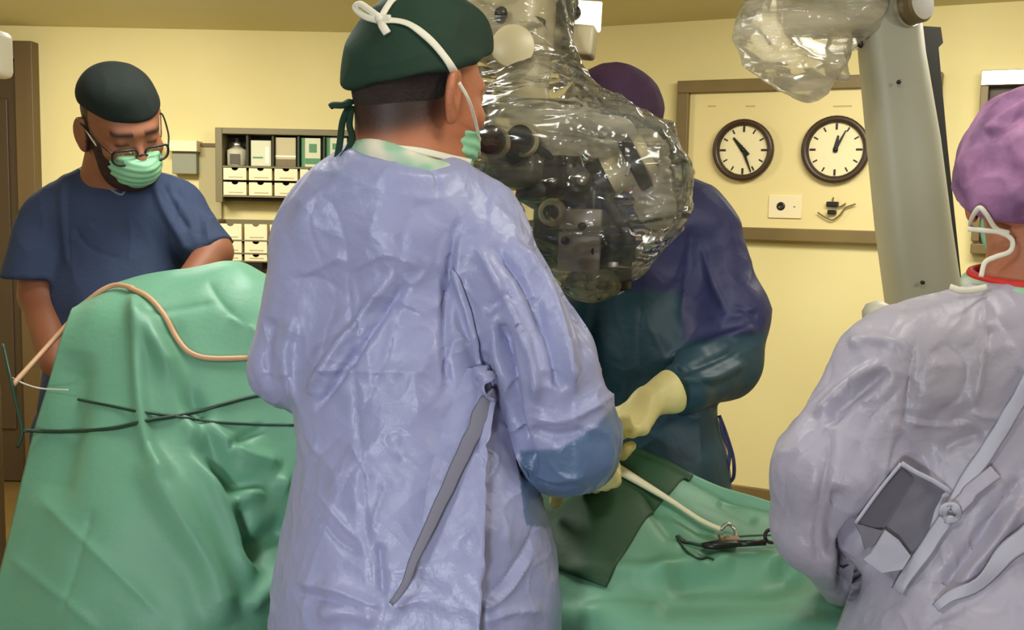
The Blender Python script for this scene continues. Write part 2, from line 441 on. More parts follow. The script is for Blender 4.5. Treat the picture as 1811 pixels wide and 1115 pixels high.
def seg_dist(px, py, line):
    """distance and side to a pixel polyline, plus parameter 0..1"""
    best = np.full(len(px), 1e9); side = np.zeros(len(px)); par = np.zeros(len(px)); L = len(line)-1
    for i in range(L):
        (x0, y0), (x1, y1) = line[i][:2], line[i+1][:2]
        dx, dy = x1-x0, y1-y0; t = np.clip(((px-x0)*dx+(py-y0)*dy)/(dx*dx+dy*dy), 0, 1)
        qx, qy = px-x0-t*dx, py-y0-t*dy; d = np.hypot(qx, qy); m = d < best
        best[m] = d[m]; side[m] = np.sign(dx*qy-dy*qx)[m]; par[m] = ((i+t)/L)[m]
    return best, side, par
def folds(V, N, lst, facing=True):
    """sculpt creases: (kind, width px, height mm, polyline)"""
    px, py = proj(V)
    fc = ((V-CAM)*N).sum(1) < 0 if facing else np.ones(len(V), bool)
    D = np.zeros(len(V))
    for kind, wpx, mm, line in lst:
        xs = [q[0] for q in line]; ys = [q[1] for q in line]
        m = fc & (px > min(xs)-4*wpx) & (px < max(xs)+4*wpx) & (py > min(ys)-4*wpx) & (py < max(ys)+4*wpx)
        ii = np.where(m)[0]
        if not len(ii): continue
        d, s, t = seg_dist(px[ii], py[ii], [(a, b) for a, b in spline(line, 5)] if len(line) > 2 else line)
        taper = np.clip(np.minimum(t, 1-t)*7, 0, 1)
        if kind == 'r': v = np.exp(-(d/wpx)**2)
        elif kind == 's': v = np.exp(-(d/wpx)**1.0)      # sharp crease
        elif kind == 'step': v = np.where(s > 0, 1, -0.15)*np.exp(-(d/wpx)**1.2)*np.tanh(d/2.5+.2); taper = np.clip(np.minimum(t, 1-t)*12, 0, 1)
        elif kind == 'z': v = s*(d/wpx)*np.exp(-(d/wpx)**2)*2
        D[ii] += v*taper*mm/1000
    return V+N*D[:, None]
def in_poly(px, py, poly):
    r = np.zeros(len(px), bool); j = len(poly)-1
    for i in range(len(poly)):
        xi, yi = poly[i]; xj, yj = poly[j]
        c = ((yi > py) != (yj > py)) & (px < (xj-xi)*(py-yi)/(yj-yi+1e-9)+xi); r ^= c; j = i
    return r
def set_mask(o, vals):
    a = o.data.attributes.new('mask', 'FLOAT', 'POINT'); a.data.foreach_set('value', np.asarray(vals, np.float32))
def bounds(prims_pts, pad):
    A = np.array(prims_pts); return A.min(0)-pad, A.max(0)+pad
def pc(a, b, flat=1.0, D=(0, 1, 0), k=.05, grow=0):
    """cone between pixel joints (px, py, depth, radius px)"""
    A = P(*a[:3]); Bp = P(*b[:3])
    return cone(A, Bp, a[3]*a[2]/FPX+grow, b[3]*b[2]/FPX+grow, flat, D, k)

#%%ROOM
# ------------------------------------------------------------------ the room
YB = 5.5
X0 = P(820, 300, YB)[0]
ANG = math.radians(27)
CORNER = np.array([X0, YB, 0.])
WU = np.array([math.cos(ANG), -math.sin(ANG), 0]); WN = np.array([-math.sin(ANG), -math.cos(ANG), 0]); WZ = np.array([0, 0, 1.])
RW = np.stack([WU, -WN, WZ], 1)          # local axes of the right-hand back wall (x along, y into the wall, z up)
LEND = -3.3; REND = CORNER+WU*4.3
ZB = -1.8
def struct(name, VF, m, smooth=False):
    o = obj(name, VF, m, None, smooth); o['kind'] = 'structure'; return o
def wallbox(a, b, z0, z1, th, n):
    a = np.array([a[0], a[1], z0]); b = np.array([b[0], b[1], z0]); up = np.array([0, 0, z1-z0])
    return G().prism([a, b, b+up, a+up], -np.asarray(n), th).vf
nb_ = np.array([0, -1., 0])
struct('wall_back', wallbox((LEND, YB), CORNER, 0, CEIL, .1, nb_), MT['wall'])
struct('wall_back_right', wallbox(CORNER, REND, 0, CEIL, .1, WN), MT['wall'])
struct('wall_left', wallbox((LEND, ZB), (LEND, YB), 0, CEIL, .1, (1, 0, 0)), MT['wall'])
struct('wall_right', wallbox(REND, (REND[0], ZB), 0, CEIL, .1, (-1, 0, 0)), MT['wall'])
struct('wall_front', wallbox((REND[0], ZB), (LEND, ZB), 0, CEIL, .1, (0, 1, 0)), MT['wall'])
plan = [(LEND, ZB), (REND[0], ZB), (REND[0], REND[1]), (X0, YB), (LEND, YB)]
struct('floor', G().prism([(x, y, 0) for x, y in plan], (0, 0, -1), .1).vf, MT['floor'])
struct('ceiling', G().prism([(x, y, CEIL) for x, y in plan], (0, 0, 1), .1).vf, MT['ceil'])
g = G(); a = CORNER+WN*.009; b = REND+WN*.009
bbh = on_plane(1320, 860, CORNER, WN)[2]
o = struct('baseboard_back_right', G().box((CORNER+REND)/2+WN*.009+WZ*bbh/2, (4.28, .018, bbh), RW, .004).vf, MT['frame'])
o = struct('baseboard_back', G().box(((LEND+X0)/2, YB-.009, bbh/2), (X0-LEND, .018, bbh), None, .004).vf, MT['frame'])

# door at the far left
def PL(px, py, off=0.0):                 # on the left part of the back wall
    return on_plane(px, py, np.array([0, YB-off, 0]), nb_)
def PR(px, py, off=0.0):                 # on the right part of the back wall
    return on_plane(px, py, CORNER+WN*off, WN)
dtop = PL(40, 76); dr = PL(74, 300); dl = PL(-120, 300)
door = thing('door_1', None, None, ((dl[0]+dr[0])/2, YB-.03, 0), kind='structure')
cxd = (dl[0]+dr[0])/2; wd = dr[0]-dl[0]; hd = dtop[2]
g = G().box((dr[0]-.045, YB-.04, hd/2), (.09, .08, hd), bev=.004)
g.box((dl[0]+.045, YB-.04, hd/2), (.09, .08, hd), bev=.004).box((cxd, YB-.04, hd-.045), (wd-.18, .08, .09), bev=.004)
obj('door_frame', g.vf, MT['brown'], door, False)
leaf = obj('door_leaf', G().box((cxd, YB-.02, (hd-.09)/2), (wd-.19, .035, hd-.1), bev=.003).vf, MT['dbrown'], door, False)
for sx in (-1, 1):
    obj('panel', G().box((cxd+sx*(wd-.19)/4, YB-.042, hd*.5), ((wd-.19)/2-.1, .012, hd*.75), bev=.005).vf, MT['dbrown'], leaf, False)
obj('door_handle', G().tube([(dl[0]+.18, YB-.03, 1.02), (dl[0]+.18, YB-.08, 1.02), (dl[0]+.29, YB-.085, 1.02)], .009, 8).vf, MT['metal'], leaf)

# dark pass-through window at the right edge
pa = PR(1738, 128); pb = PR(1724, 448)
ww, wh = .8, pa[2]-pb[2]; wc = pa+WU*ww/2-WZ*wh/2
win = thing('window_1', None, None, wc-WZ*wh/2, kind='structure')
def wb(c_along, c_up, out, size, bev=.003):
    return (wc+WU*c_along+WZ*c_up+WN*out, size, RW, bev)
obj('window_pane', G().box(*wb(0, 0, .006, (ww-.06, .008, wh-.06))).vf, MT['dbrown'], win, False)
for nm, args in (('frame_rail', wb(0, wh/2-.03, .035, (ww, .07, .06))), ('frame_rail', wb(0, -wh/2+.02, .03, (ww, .06, .04))),
                 ('frame_stile', wb(-ww/2+.015, 0, .03, (.03, .06, wh-.1))), ('frame_stile', wb(ww/2-.015, 0, .03, (.03, .06, wh-.1)))):
    obj(nm, G().box(*args).vf, MT['metal'] if (nm == 'frame_rail' and args[0][2] > wc[2]) else MT['frame'], win, False)

# clock board
A = PR(1204, 146); B2 = PR(1320, 437)
bl = 1.12; top = PR(1300, 142)[2]; bot = PR(1450, 428)[2]
bh = top-bot; bc = A+WU*bl/2; bc[2] = (top+bot)/2
board = thing('wall_board', 'cream service board in a brown frame holding two clocks, beside the grey column', 'board', bc+WN*0)
obj('panel', G().box(bc+WN*.012, (bl-.06, .02, bh-.06), RW, .002).vf, mat('board_cream', lin(232, 214, 150), .5), board, False)
fw = .055
for al, up_, sz in ((0, bh/2-fw/2, (bl, .05, fw)), (0, -bh/2+fw/2, (bl, .05, fw)), (-bl/2+fw/2, 0, (fw, .05, bh-2*fw)), (bl/2-fw/2, 0, (fw, .05, bh-2*fw))):
    obj('frame_rail', G().box(bc+WN*.026+WU*al+WZ*up_, sz, RW, .004).vf, MT['frame'], board, False)
def clock(px, py, rpx, hour, minute, label):
    c = PR(px, py, .024); r = rpx*((c-CAM)@_F)/FPX
    t = thing('wall_clock', label, 'clock', c, 'round clocks on the service board')
    g = G().lathe(c, WN, [(0, r*.99), (.03, r), (.036, r*.96), (.036, r*.86), (.024, r*.80), (.014, r*.79)], 40, cap=False)
    g.lathe(c, WN, [(0, r*.9), (.0, r*.99)], 40, cap=False)
    obj('rim', g.vf, mat('clock_rim', lin(62, 44, 26), .4), t)
    obj('face', G().lathe(c, WN, [(.0, r*.85), (.013, r*.85)], 40).vf, mat('clock_face', lin(240, 226, 176), .5), t, auto=30)
    side = np.cross(WZ, WN) if np.cross(WZ, WN)@WU > 0 else -np.cross(WZ, WN)
    def dirp(x, y): v = PR(x, y, .04)-PR(px, py, .04); return v
    for k in range(12):
        a = math.pi*k/6; d = side*math.sin(a)+WZ*math.cos(a); tt = np.cross(d, WN)
        Rm = np.stack([tt, WN, d], 1)
        obj('hour_mark', G().box(c+WN*.0145+d*r*.68, (.006 if k % 3 else .009, .002, .02 if k % 3 else .026), Rm).vf, MT['softblack'], t, False)
    for nm, tip, tail, wd_ in (('hour_hand', hour[0], hour[1], .011), ('minute_hand', minute[0], minute[1], .007)):
        v = dirp(*tip); v -= WN*(v@WN); e = dirp(*tail); e -= WN*(e@WN); d = nrm(v-e); tt = np.cross(d, WN); z = .017 if nm[0] == 'h' else .020
        q = c+WN*z
        obj(nm, G().prism([q+e-tt*wd_*.8, q+e+tt*wd_*.8, q+tt*wd_, q+v+tt*wd_*.35, q+v-tt*wd_*.35, q-tt*wd_], WN, .002).vf, MT['black'], t, False)
    obj('pivot', G().lathe(c+WN*.018, WN, [(0, .009), (.007, .008)], 12).vf, MT['black'], t)
clock(1316, 266, 54, ((1299, 244), (1325, 275)), ((1330, 305), (1313, 258)), 'left wall clock, hands near half past ten, above the socket plate')
clock(1479, 265, 59, ((1484, 240), (1478, 270)), ((1498, 231), (1477, 270)), 'right wall clock, hands near five past one, next to the grey column')
c = PR(1389, 366, .022); 
t = thing('socket_plate', 'small cream socket plate with one dark hole, under the clocks', 'socket', c)
obj('plate', G().box(c+WN*.004, (.145, .01, .10), RW, .003).vf, MT['cream'], t, False)
obj('socket_hole', G().lathe(PR(1381, 365, .03), WN, [(0, .019), (.004, .018), (.004, .008), (.001, .006)], 20).vf, MT['black'], t)
obj('screw', G().lathe(PR(1405, 366, .03), WN, [(0, .004), (.003, .003)], 8).vf, MT['frame'], t)
c = PR(1473, 368, .022)
t = thing('wall_hook', 'small black fitting with bent wires under the right clock', 'bracket', c)
obj('fitting', G().box(c+WN*.012+WZ*.016, (.05, .025, .022), RW, .004).box(c+WN*.014-WZ*.018, (.036, .028, .02), RW, .004).vf, MT['black'], t, False)
for nm, pts in (('wire', [(1446, 376), (1462, 386), (1473, 389), (1486, 380), (1495, 368), (1513, 361)]), ('wire', [(1474, 349), (1473, 358), (1484, 366), (1496, 360)])):
    obj(nm, G().tube(spline([PR(x, y, .04) for x, y in pts], 5), .0035, 6).vf, MT['frame'], t)
for i, (x, wpx) in enumerate(((1259, 14), (1327, 16), (1490, 30))):
    c = PR(x, 188, .0225)
    o = obj('printed_caption', G().box(c, (wpx*.0026, .001, .007), RW).vf, mat('faint_print', lin(190, 172, 118), .6), board, False)

# ------------------------------------------------------------------ shelving on the left wall
def cabinet(x0, x1, y0, y1, label, name='wall_cabinet', dep=.16):
    a = PL(x0, y0, dep); b = PL(x1, y1, dep)
    return a, b
dep = .14; off = dep
a = PL(380, 227, off); b = PL(640, 358, off)
L_, Rr, T_, Bo = a[0], b[0], a[2], b[2]
def xw(px, y=290): return PL(px, y, off)[0]
def zw(py, x=460): return PL(x, py, off)[2]
T_, Bo = zw(227), zw(359)
cab = thing('wall_cabinet', 'olive wall cabinet with an open shelf above two rows of cream drawers', 'cabinet', ((L_+Rr)/2, YB-.02, Bo))
th = .035
midy = YB-dep/2; 
obj('side_panel', G().box((L_+th/2, midy, (T_+Bo)/2), (th, dep, T_-Bo), bev=.003).vf, MT['cabinet'], cab, False)
obj('side_panel', G().box((Rr-th/2, midy, (T_+Bo)/2), (th, dep, T_-Bo), bev=.003).vf, MT['cabinet'], cab, False)
obj('top_panel', G().box(((L_+Rr)/2, midy, T_-.015), (Rr-L_-2*th, dep, .03), bev=.003).vf, MT['cabinet'], cab, False)
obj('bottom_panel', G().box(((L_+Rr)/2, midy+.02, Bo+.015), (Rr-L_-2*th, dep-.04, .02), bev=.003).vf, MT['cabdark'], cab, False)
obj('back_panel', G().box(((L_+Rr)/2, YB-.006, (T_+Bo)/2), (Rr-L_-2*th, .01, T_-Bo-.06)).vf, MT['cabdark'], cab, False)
obj('shelf', G().box(((L_+Rr)/2, midy, zw(295.5)), (Rr-L_-2*th, dep-.01, .008)).vf, MT['cabinet'], cab, False)
obj('shelf', G().box(((L_+Rr)/2, midy, zw(348)), (Rr-L_-2*th, dep-.01, .008)).vf, MT['cabinet'], cab, False)
MT['bottle'] = mat('bottle_grey', lin(196, 190, 160), .3); MT['boxg'] = mat('carton_green', lin(86, 140, 92), .6); MT['boxw'] = mat('carton_pale', lin(214, 214, 176), .6); MT['boxb'] = mat('carton_beige', lin(196, 182, 138), .6)
cols = [393+45.3*i for i in range(6)]
for i in range(1, 6):
    obj('divider', G().box((xw(cols[i]-2), midy, zw(267)), (.010, dep-.02, zw(240)-zw(294)), bev=.001).vf, mat('divider_green', lin(42, 62, 36), .6) if i >= 3 else MT['cabdark'], cab, False)
def drawer(xa, xb, ya, yb, parent, y=YB-dep+.004, m='cream'):
    x0, x1, z1, z0 = xw(xa), xw(xb), zw(ya), zw(yb); cx, cz = (x0+x1)/2, (z0+z1)/2; w_, h_ = x1-x0, z1-z0
    n = 9; r = .017; pts = [(x0, z0), (x1, z0), (x1, z1)]
    for k in range(n): a_ = math.pi*k/(n-1); pts.append((cx+r*math.cos(a_), z1-r*.75*math.sin(a_)))
    pts.append((x0, z1))
    d = obj('drawer', G().prism([(x, y, z) for x, z in pts], (0, 1, 0), .006).box((cx, y+.055, z0+.004), (w_, .1, .006)).box((x0+.003, y+.055, cz-.004), (.005, .1, h_-.012)).box((x1-.003, y+.055, cz-.004), (.005, .1, h_-.012)).vf, MT[m], parent, False)
    obj('label_strip', G().box((cx+.004, y-.002, z0+.014), (w_*.62, .002, .004)).vf, MT['boxb'], d, False)
    return d
for r_, (ya, yb) in enumerate(((298, 319), (323, 346))):
    for i in range(5): drawer(cols[i]+1.5, cols[i]+42, ya, yb, cab)
def box_item(name, label, cat, x0, x1, y0, y1, m, stripe=None, depth=.08, grp='goods on the cabinet shelf'):
    xa, xb, za, zb = xw(x0), xw(x1), zw(y0), zw(y1)
    t = thing(name, label, cat, ((xa+xb)/2, YB-dep+.03+depth/2, zb), grp)
    obj('carton', G().box(((xa+xb)/2, YB-dep+.03+depth/2, (za+zb)/2), (xb-xa, depth, za-zb), bev=.002).vf, MT[m], t, False)
    if stripe:
        for (u0, u1, v0, v1, mm) in stripe:
            obj('print', G().box((xa+(xb-xa)*(u0+u1)/2, YB-dep+.0295, zb+(za-zb)*(v0+v1)/2), ((xb-xa)*(u1-u0), .002, (za-zb)*(v1-v0))).vf, MT[mm], t, False)
t = thing('glass_jar', 'grey jar with a silver neck in the leftmost shelf compartment', 'jar', (xw(413), YB-.09, zw(294)), 'goods on the cabinet shelf')
zb = zw(294); hh = zw(254)-zb; cxx, cyy = xw(414), YB-.075
obj('jar_body', G().lathe((cxx, cyy, zb), (0, 0, 1), [(0, .045), (.005, .05), (hh*.7, .05), (hh*.8, .03)], 20).vf, MT['bottle'], t)
obj('jar_cap', G().lathe((cxx, cyy, zb+hh*.8), (0, 0, 1), [(0, .028), (hh*.25, .028), (hh*.3, .012), (hh*.45, .01)], 16).vf, MT['metal'], t)
obj('jar_label', G().box((cxx, cyy-.051, zb+hh*.3), (.05, .004, .05)).vf, MT['scopegrey'], t, False)
box_item('carton', 'pale carton with a white stripe, second compartment from the left', 'box', 441, 477, 248, 293.5, 'boxw', [(.72, .92, .1, .75, 'white'), (.1, .6, .3, .36, 'boxg')])
box_item('carton', 'beige carton with a brown base, third shelf compartment', 'box', 485, 521, 242, 293.5, 'boxb', [(0, 1, 0, .25, 'frame'), (0, 1, .32, .38, 'white')])
box_item('carton', 'green and white carton with printed panel, fourth compartment', 'box', 531, 565, 242, 293.5, 'boxw', [(.0, .18, 0, 1, 'boxg'), (.4, .8, .5, .8, 'boxg'), (.2, 1, .1, .3, 'boxg')])
box_item('carton', 'green and white carton with low label beside cap strings, fifth compartment', 'box', 575, 612, 240, 293.5, 'boxw', [(.0, .18, 0, 1, 'boxg'), (.3, .95, .3, .5, 'boxg'), (.3, .6, .6, .8, 'boxg')])
# lower unit
T2, B2_ = zw(390), zw(486)
cab2 = thing('bin_cabinet', 'lower wall cabinet of cream bins glimpsed beside the surgeon\'s shoulder', 'cabinet', ((L_+Rr)/2, YB-.02, B2_))
obj('back_panel', G().box(((L_+Rr)/2, YB-.006, (T2+B2_)/2), (Rr-L_, .01, T2-B2_)).vf, MT['cabinet'], cab2, False)
obj('side_panel', G().box((L_+th/2-.02, midy, (T2+B2_)/2), (th, dep, T2-B2_), bev=.003).vf, MT['cabinet'], cab2, False)
for y_ in (426, 449, 463): obj('shelf', G().box(((L_+Rr)/2, midy, zw(y_)), (Rr-L_-2*th, dep-.01, .008)).vf, MT['cabinet'], cab2, False)
for i in range(5):
    x0 = 386+45.3*i
    drawer(x0, x0+40, 397, 425, cab2); drawer(x0, x0+40, 428, 448, cab2)
    drawer(x0, x0+40, 451, 462, cab2)
obj('dark_tray', G().box((xw(446), YB-.08, zw(471)), (.09, .1, zw(464)-zw(478)), bev=.003).vf, MT['black'], cab2, False)
# wall ledge, rail and grey box left of the cabinet
z0 = zw(250); z1 = zw(270)
t = thing('wall_ledge', 'cream ledge on the wall behind the bespectacled man', 'ledge', (xw(318), YB-.03, z1))
obj('ledge_top', G().box(((xw(288)+xw(344))/2, YB-.05, (z0+z1)/2), (xw(344)-xw(288), .1, z0-z1), bev=.004).vf, MT['cream'], t, False)
obj('ledge_box', G().box(((xw(296)+xw(340))/2, YB-.035, zw(290)), (xw(340)-xw(296), .07, zw(270)-zw(310)), bev=.004).vf, mat('grey_box', lin(140, 142, 118), .6), t, False)
obj('wall_rail', G().box(((xw(345)+xw(380))/2, YB-.02, zw(257)), (xw(381)-xw(345), .03, .02), bev=.003).vf, MT['brown'], None, False)
tag(bpy.data.objects['wall_rail'], 'short brown rail between cream ledge and olive cabinet', 'rail')
obj('wall_duct', G().box(((xw(340)+xw(380))/2, YB-.015, zw(325)), (xw(379)-xw(338), .03, zw(264)-zw(395)), bev=.004).vf, mat('duct_tan', lin(176, 164, 116), .6), None, False)
tag(bpy.data.objects['wall_duct'], 'flat tan duct cover on the wall left of the olive cabinet', 'duct')
#%%DRAPES
# ------------------------------------------------------------------ green drapes
def grid_surface(rows, nu=10, nv=10):
    """rows of (px,py,depth) or world points; smooth tensor surface"""
    W = [[np.asarray(q[1]) if q[0] == 'w' else P(*q) for q in r] for r in rows]
    cols_ = [spline(r, nu) for r in W]
    ncol = len(cols_[0]); V = []
    tr = [spline([cols_[i][j] for i in range(len(cols_))], nv) for j in range(ncol)]
    nr = len(tr[0]); V = np.array([tr[j][i] for i in range(nr) for j in range(ncol)])
    Fq = np.array([(i*ncol+j, i*ncol+j+1, (i+1)*ncol+j+1, (i+1)*ncol+j) for i in range(nr-1) for j in range(ncol-1)])
    return V, Fq
def orient(V, Fq):
    N = vnormals(V, Fq)
    if (((V-CAM)*N).sum(1) < 0).mean() < .5: Fq = Fq[:, ::-1].copy(); N = -N
    return Fq, N
def thicken(V, Fq, N, th=.0025):
    n = len(V); e = {}
    for f in Fq:
        for k in range(4):
            a_, b_ = int(f[k]), int(f[(k+1) % 4]); e[(a_, b_)] = e.get((a_, b_), 0)+1
    rim = [(a_, b_, ) for (a_, b_) in e if (b_, a_) not in e]
    R_ = np.array([(b_, a_, a_+n, b_+n) for a_, b_ in rim])
    return np.concatenate([V, V-N*th]), np.concatenate([Fq, Fq[:, ::-1]+n, R_])
FL = .03
def zt(px, py, d, z):
    q = P(px, 1115, d); q[2] = z; return ('w', q)
def fl(px, d, x=None):    # floor point under pixel column
    q = P(px, 1115, d); q[2] = FL; return ('w', q)
rows = [
 [fl(20, 2.42), fl(130, 2.42), fl(230, 2.42), fl(320, 2.42), fl(420, 2.42), fl(520, 2.42), fl(640, 2.4), fl(760, 2.4)],
 [(95, 700, 2.38), (160, 690, 2.40), (240, 680, 2.40), (320, 670, 2.40), (410, 660, 2.40), (500, 680, 2.40), (600, 720, 2.38), (720, 780, 2.35)],
 [(120, 575, 2.27), (175, 535, 2.28), (240, 517, 2.29), (320, 500, 2.29), (405, 486, 2.29), (470, 505, 2.29), (570, 570, 2.28), (700, 720, 2.26)],
 [(128, 545, 2.18), (172, 516, 2.19), (232, 499, 2.20), (315, 487, 2.20), (398, 471, 2.20), (452, 486, 2.20), (560, 560, 2.18), (690, 720, 2.15)],
 [(118, 580, 2.12), (175, 560, 2.10), (240, 555, 2.09), (320, 545, 2.10), (400, 535, 2.11), (470, 550, 2.12), (575, 620, 2.12), (690, 760, 2.10)],
 [(96, 655, 2.08), (160, 650, 2.04), (240, 650, 2.02), (320, 645, 2.03), (410, 640, 2.06), (490, 650, 2.08), (590, 700, 2.08), (690, 800, 2.08)],
 [(62, 760, 2.04), (140, 765, 1.97), (240, 770, 1.95), (340, 770, 1.97), (430, 770, 2.01), (510, 775, 2.05), (600, 800, 2.06), (690, 860, 2.06)],
 [(34, 870, 1.99), (120, 880, 1.91), (240, 890, 1.88), (350, 890, 1.90), (440, 890, 1.95), (520, 890, 2.02), (610, 900, 2.05), (700, 940, 2.05)],
 [(6, 985, 1.95), (110, 990, 1.87), (240, 1000, 1.84), (355, 1000, 1.86), (450, 1000, 1.92), (530, 1000, 2.0), (620, 1010, 2.04), (700, 1030, 2.04)],
 [(-22, 1120, 1.92), (100, 1120, 1.84), (240, 1120, 1.81), (360, 1120, 1.83), (455, 1120, 1.9), (535, 1120, 1.99), (630, 1120, 2.03), (700, 1120, 2.03)],
 [zt(-60, 1300, 1.93, .62), zt(100, 1300, 1.85, .62), zt(240, 1300, 1.82, .62), zt(360, 1300, 1.84, .62), zt(458, 1300, 1.9, .62), zt(538, 1300, 1.99, .62), zt(630, 1300, 2.03, .62), zt(700, 1300, 2.03, .62)],
 [fl(-70, 1.94), fl(100, 1.86), fl(240, 1.83), fl(360, 1.85), fl(460, 1.91), fl(540, 1.99), fl(630, 2.03), fl(700, 2.03)]]
V, Fq = grid_surface(rows, 26, 22)
Fq, N = orient(V, Fq)
V = V+N*(noise(V*np.array([7, 7, 2.5]))*.014+noise(V*np.array([15, 15, 5.])+4)*.004)[:, None]
V = folds(V, N, [
 ('r', 13, 18.0, [(240, 515), (243, 600), (248, 700), (262, 790), (300, 860)]),
 ('r', 24, -15.0, [(290, 560), (320, 660), (350, 750)]),
 ('r', 21, 33.0, [(225, 520), (300, 640), (350, 760), (390, 860), (420, 950), (440, 1060)]),
 ('r', 19, -39.0, [(300, 640), (360, 760), (400, 850), (430, 930), (450, 1000)]),
 ('r', 14, -27.0, [(335, 770), (385, 830), (440, 855), (500, 868)]),
 ('r', 14, 21.0, [(350, 740), (420, 800), (500, 825)]),
 ('r', 16, 24.0, [(400, 900), (450, 870), (520, 850)]),
 ('r', 22, -36.0, [(440, 1000), (470, 960), (520, 930)]),
 ('r', 16, 27.0, [(430, 1080), (470, 1040), (520, 1000)]),
 ('r', 27, 30.0, [(250, 800), (310, 900), (370, 1000), (400, 1110)]),
 ('r', 29, -18.0, [(140, 620), (120, 760), (90, 900)]),
 ('s', 9, 7.5, [(60, 870), (145, 955), (215, 1020), (290, 1092)]),
 ('s', 8, -7.5, [(165, 900), (146, 960), (125, 1030), (107, 1090)]),
 ('s', 8, 7.5, [(15, 983), (100, 1050), (180, 1118)]),
 ('s', 8, -6.0, [(365, 495), (400, 545), (450, 590)]),
 ('s', 7, -6.0, [(240, 555), (310, 548), (385, 533)]),
 ('s', 8, 7.5, [(400, 560), (440, 580), (470, 600)]),
 ('r', 8, -12.0, [(400, 800), (430, 775), (470, 755)]),
])
N = vnormals(V, Fq); bv_dl = bvh_of(V, Fq)
o = obj('surgical_drape', thicken(V, Fq, N), MT['drape'])
tag(o, 'tall tent of green surgical drape falling in folds in front of the bespectacled man', 'drape')

rows = [
 [fl(600, 2.30), fl(800, 2.30), fl(960, 2.25), fl(1070, 2.22), fl(1160, 2.2), fl(1230, 2.2), fl(1300, 2.2), fl(1400, 2.18), fl(1500, 2.16), fl(1650, 2.1)],
 [(600, 860, 2.22), (800, 850, 2.22), (960, 840, 2.20), (1070, 850, 2.17), (1160, 890, 2.17), (1230, 920, 2.17), (1300, 940, 2.17), (1400, 965, 2.16), (1500, 985, 2.14), (1650, 1020, 2.1)],
 [(600, 800, 2.15), (800, 790, 2.15), (960, 780, 2.13), (1070, 797, 2.12), (1160, 824, 2.12), (1232, 868, 2.12), (1290, 893, 2.12), (1372, 914, 2.12), (1480, 938, 2.10), (1640, 970, 2.06)],
 [(620, 820, 2.12), (800, 815, 2.10), (960, 815, 2.07), (1070, 835, 2.05), (1160, 862, 2.05), (1240, 895, 2.05), (1300, 918, 2.05), (1380, 940, 2.05), (1480, 960, 2.04), (1640, 990, 2.0)],
 [(640, 880, 2.06), (800, 880, 2.02), (960, 880, 1.99), (1060, 900, 1.96), (1150, 920, 1.96), (1240, 945, 1.97), (1310, 960, 1.97), (1390, 975, 1.97), (1480, 990, 1.96), (1640, 1020, 1.92)],
 [(650, 960, 2.02), (800, 960, 1.98), (950, 960, 1.92), (1050, 975, 1.88), (1150, 990, 1.88), (1240, 1000, 1.89), (1320, 1010, 1.90), (1400, 1020, 1.90), (1480, 1030, 1.88), (1640, 1055, 1.85)],
 [(650, 1050, 2.0), (800, 1050, 1.96), (950, 1050, 1.87), (1050, 1060, 1.80), (1150, 1065, 1.79), (1240, 1065, 1.80), (1330, 1065, 1.80), (1410, 1070, 1.80), (1490, 1080, 1.79), (1640, 1100, 1.77)],
 [(650, 1120, 1.98), (800, 1120, 1.95), (950, 1125, 1.84), (1050, 1135, 1.75), (1150, 1140, 1.72), (1240, 1140, 1.72), (1330, 1140, 1.72), (1420, 1145, 1.72), (1500, 1150, 1.72), (1640, 1160, 1.72)],
 [zt(x, 0, d-.01, .55) for x, d in ((650, 1.98), (800, 1.95), (950, 1.84), (1050, 1.75), (1150, 1.72), (1240, 1.72), (1330, 1.72), (1420, 1.72), (1500, 1.72), (1640, 1.72))],
 [fl(640, 1.97), fl(800, 1.93), fl(950, 1.83), fl(1050, 1.74), fl(1150, 1.71), fl(1240, 1.71), fl(1340, 1.71), fl(1430, 1.71), fl(1510, 1.71), fl(1650, 1.71)]]
V, Fq = grid_surface(rows, 22, 22)
Fq, N = orient(V, Fq)
V = V+N*(noise(V*np.array([6, 6, 6]))*.012+noise(V*13+4)*.004)[:, None]
V = folds(V, N, [
 ('r', 16, 10, [(1000, 1010), (1100, 1010), (1200, 1015)]),
 ('r', 14, -12, [(1140, 870), (1180, 930), (1215, 965), (1270, 995)]),
 ('r', 18, 14, [(1120, 1030), (1220, 1000), (1330, 1000), (1400, 990)]),
 ('r', 20, -16, [(1180, 1040), (1260, 1030), (1350, 1035), (1420, 1010)]),
 ('r', 14, -9, [(1230, 985), (1290, 1003), (1360, 1000)]),
 ('r', 12, 8, [(1180, 950), (1240, 985), (1300, 1000)]),
 ('r', 9, -7, [(1270, 885), (1300, 905), (1340, 925)]),
 ('r', 12, -8, [(1080, 830), (1180, 900), (1260, 950)]),
 ('r', 14, 9, [(1020, 1085), (1100, 1075), (1180, 1085)]),
])
N = vnormals(V, Fq); bv_dr = bvh_of(V, Fq)
o = obj('surgical_drape', thicken(V, Fq, N), MT['drape'])
tag(o, 'low green surgical drape spread over the operating table between the surgeons', 'drape')

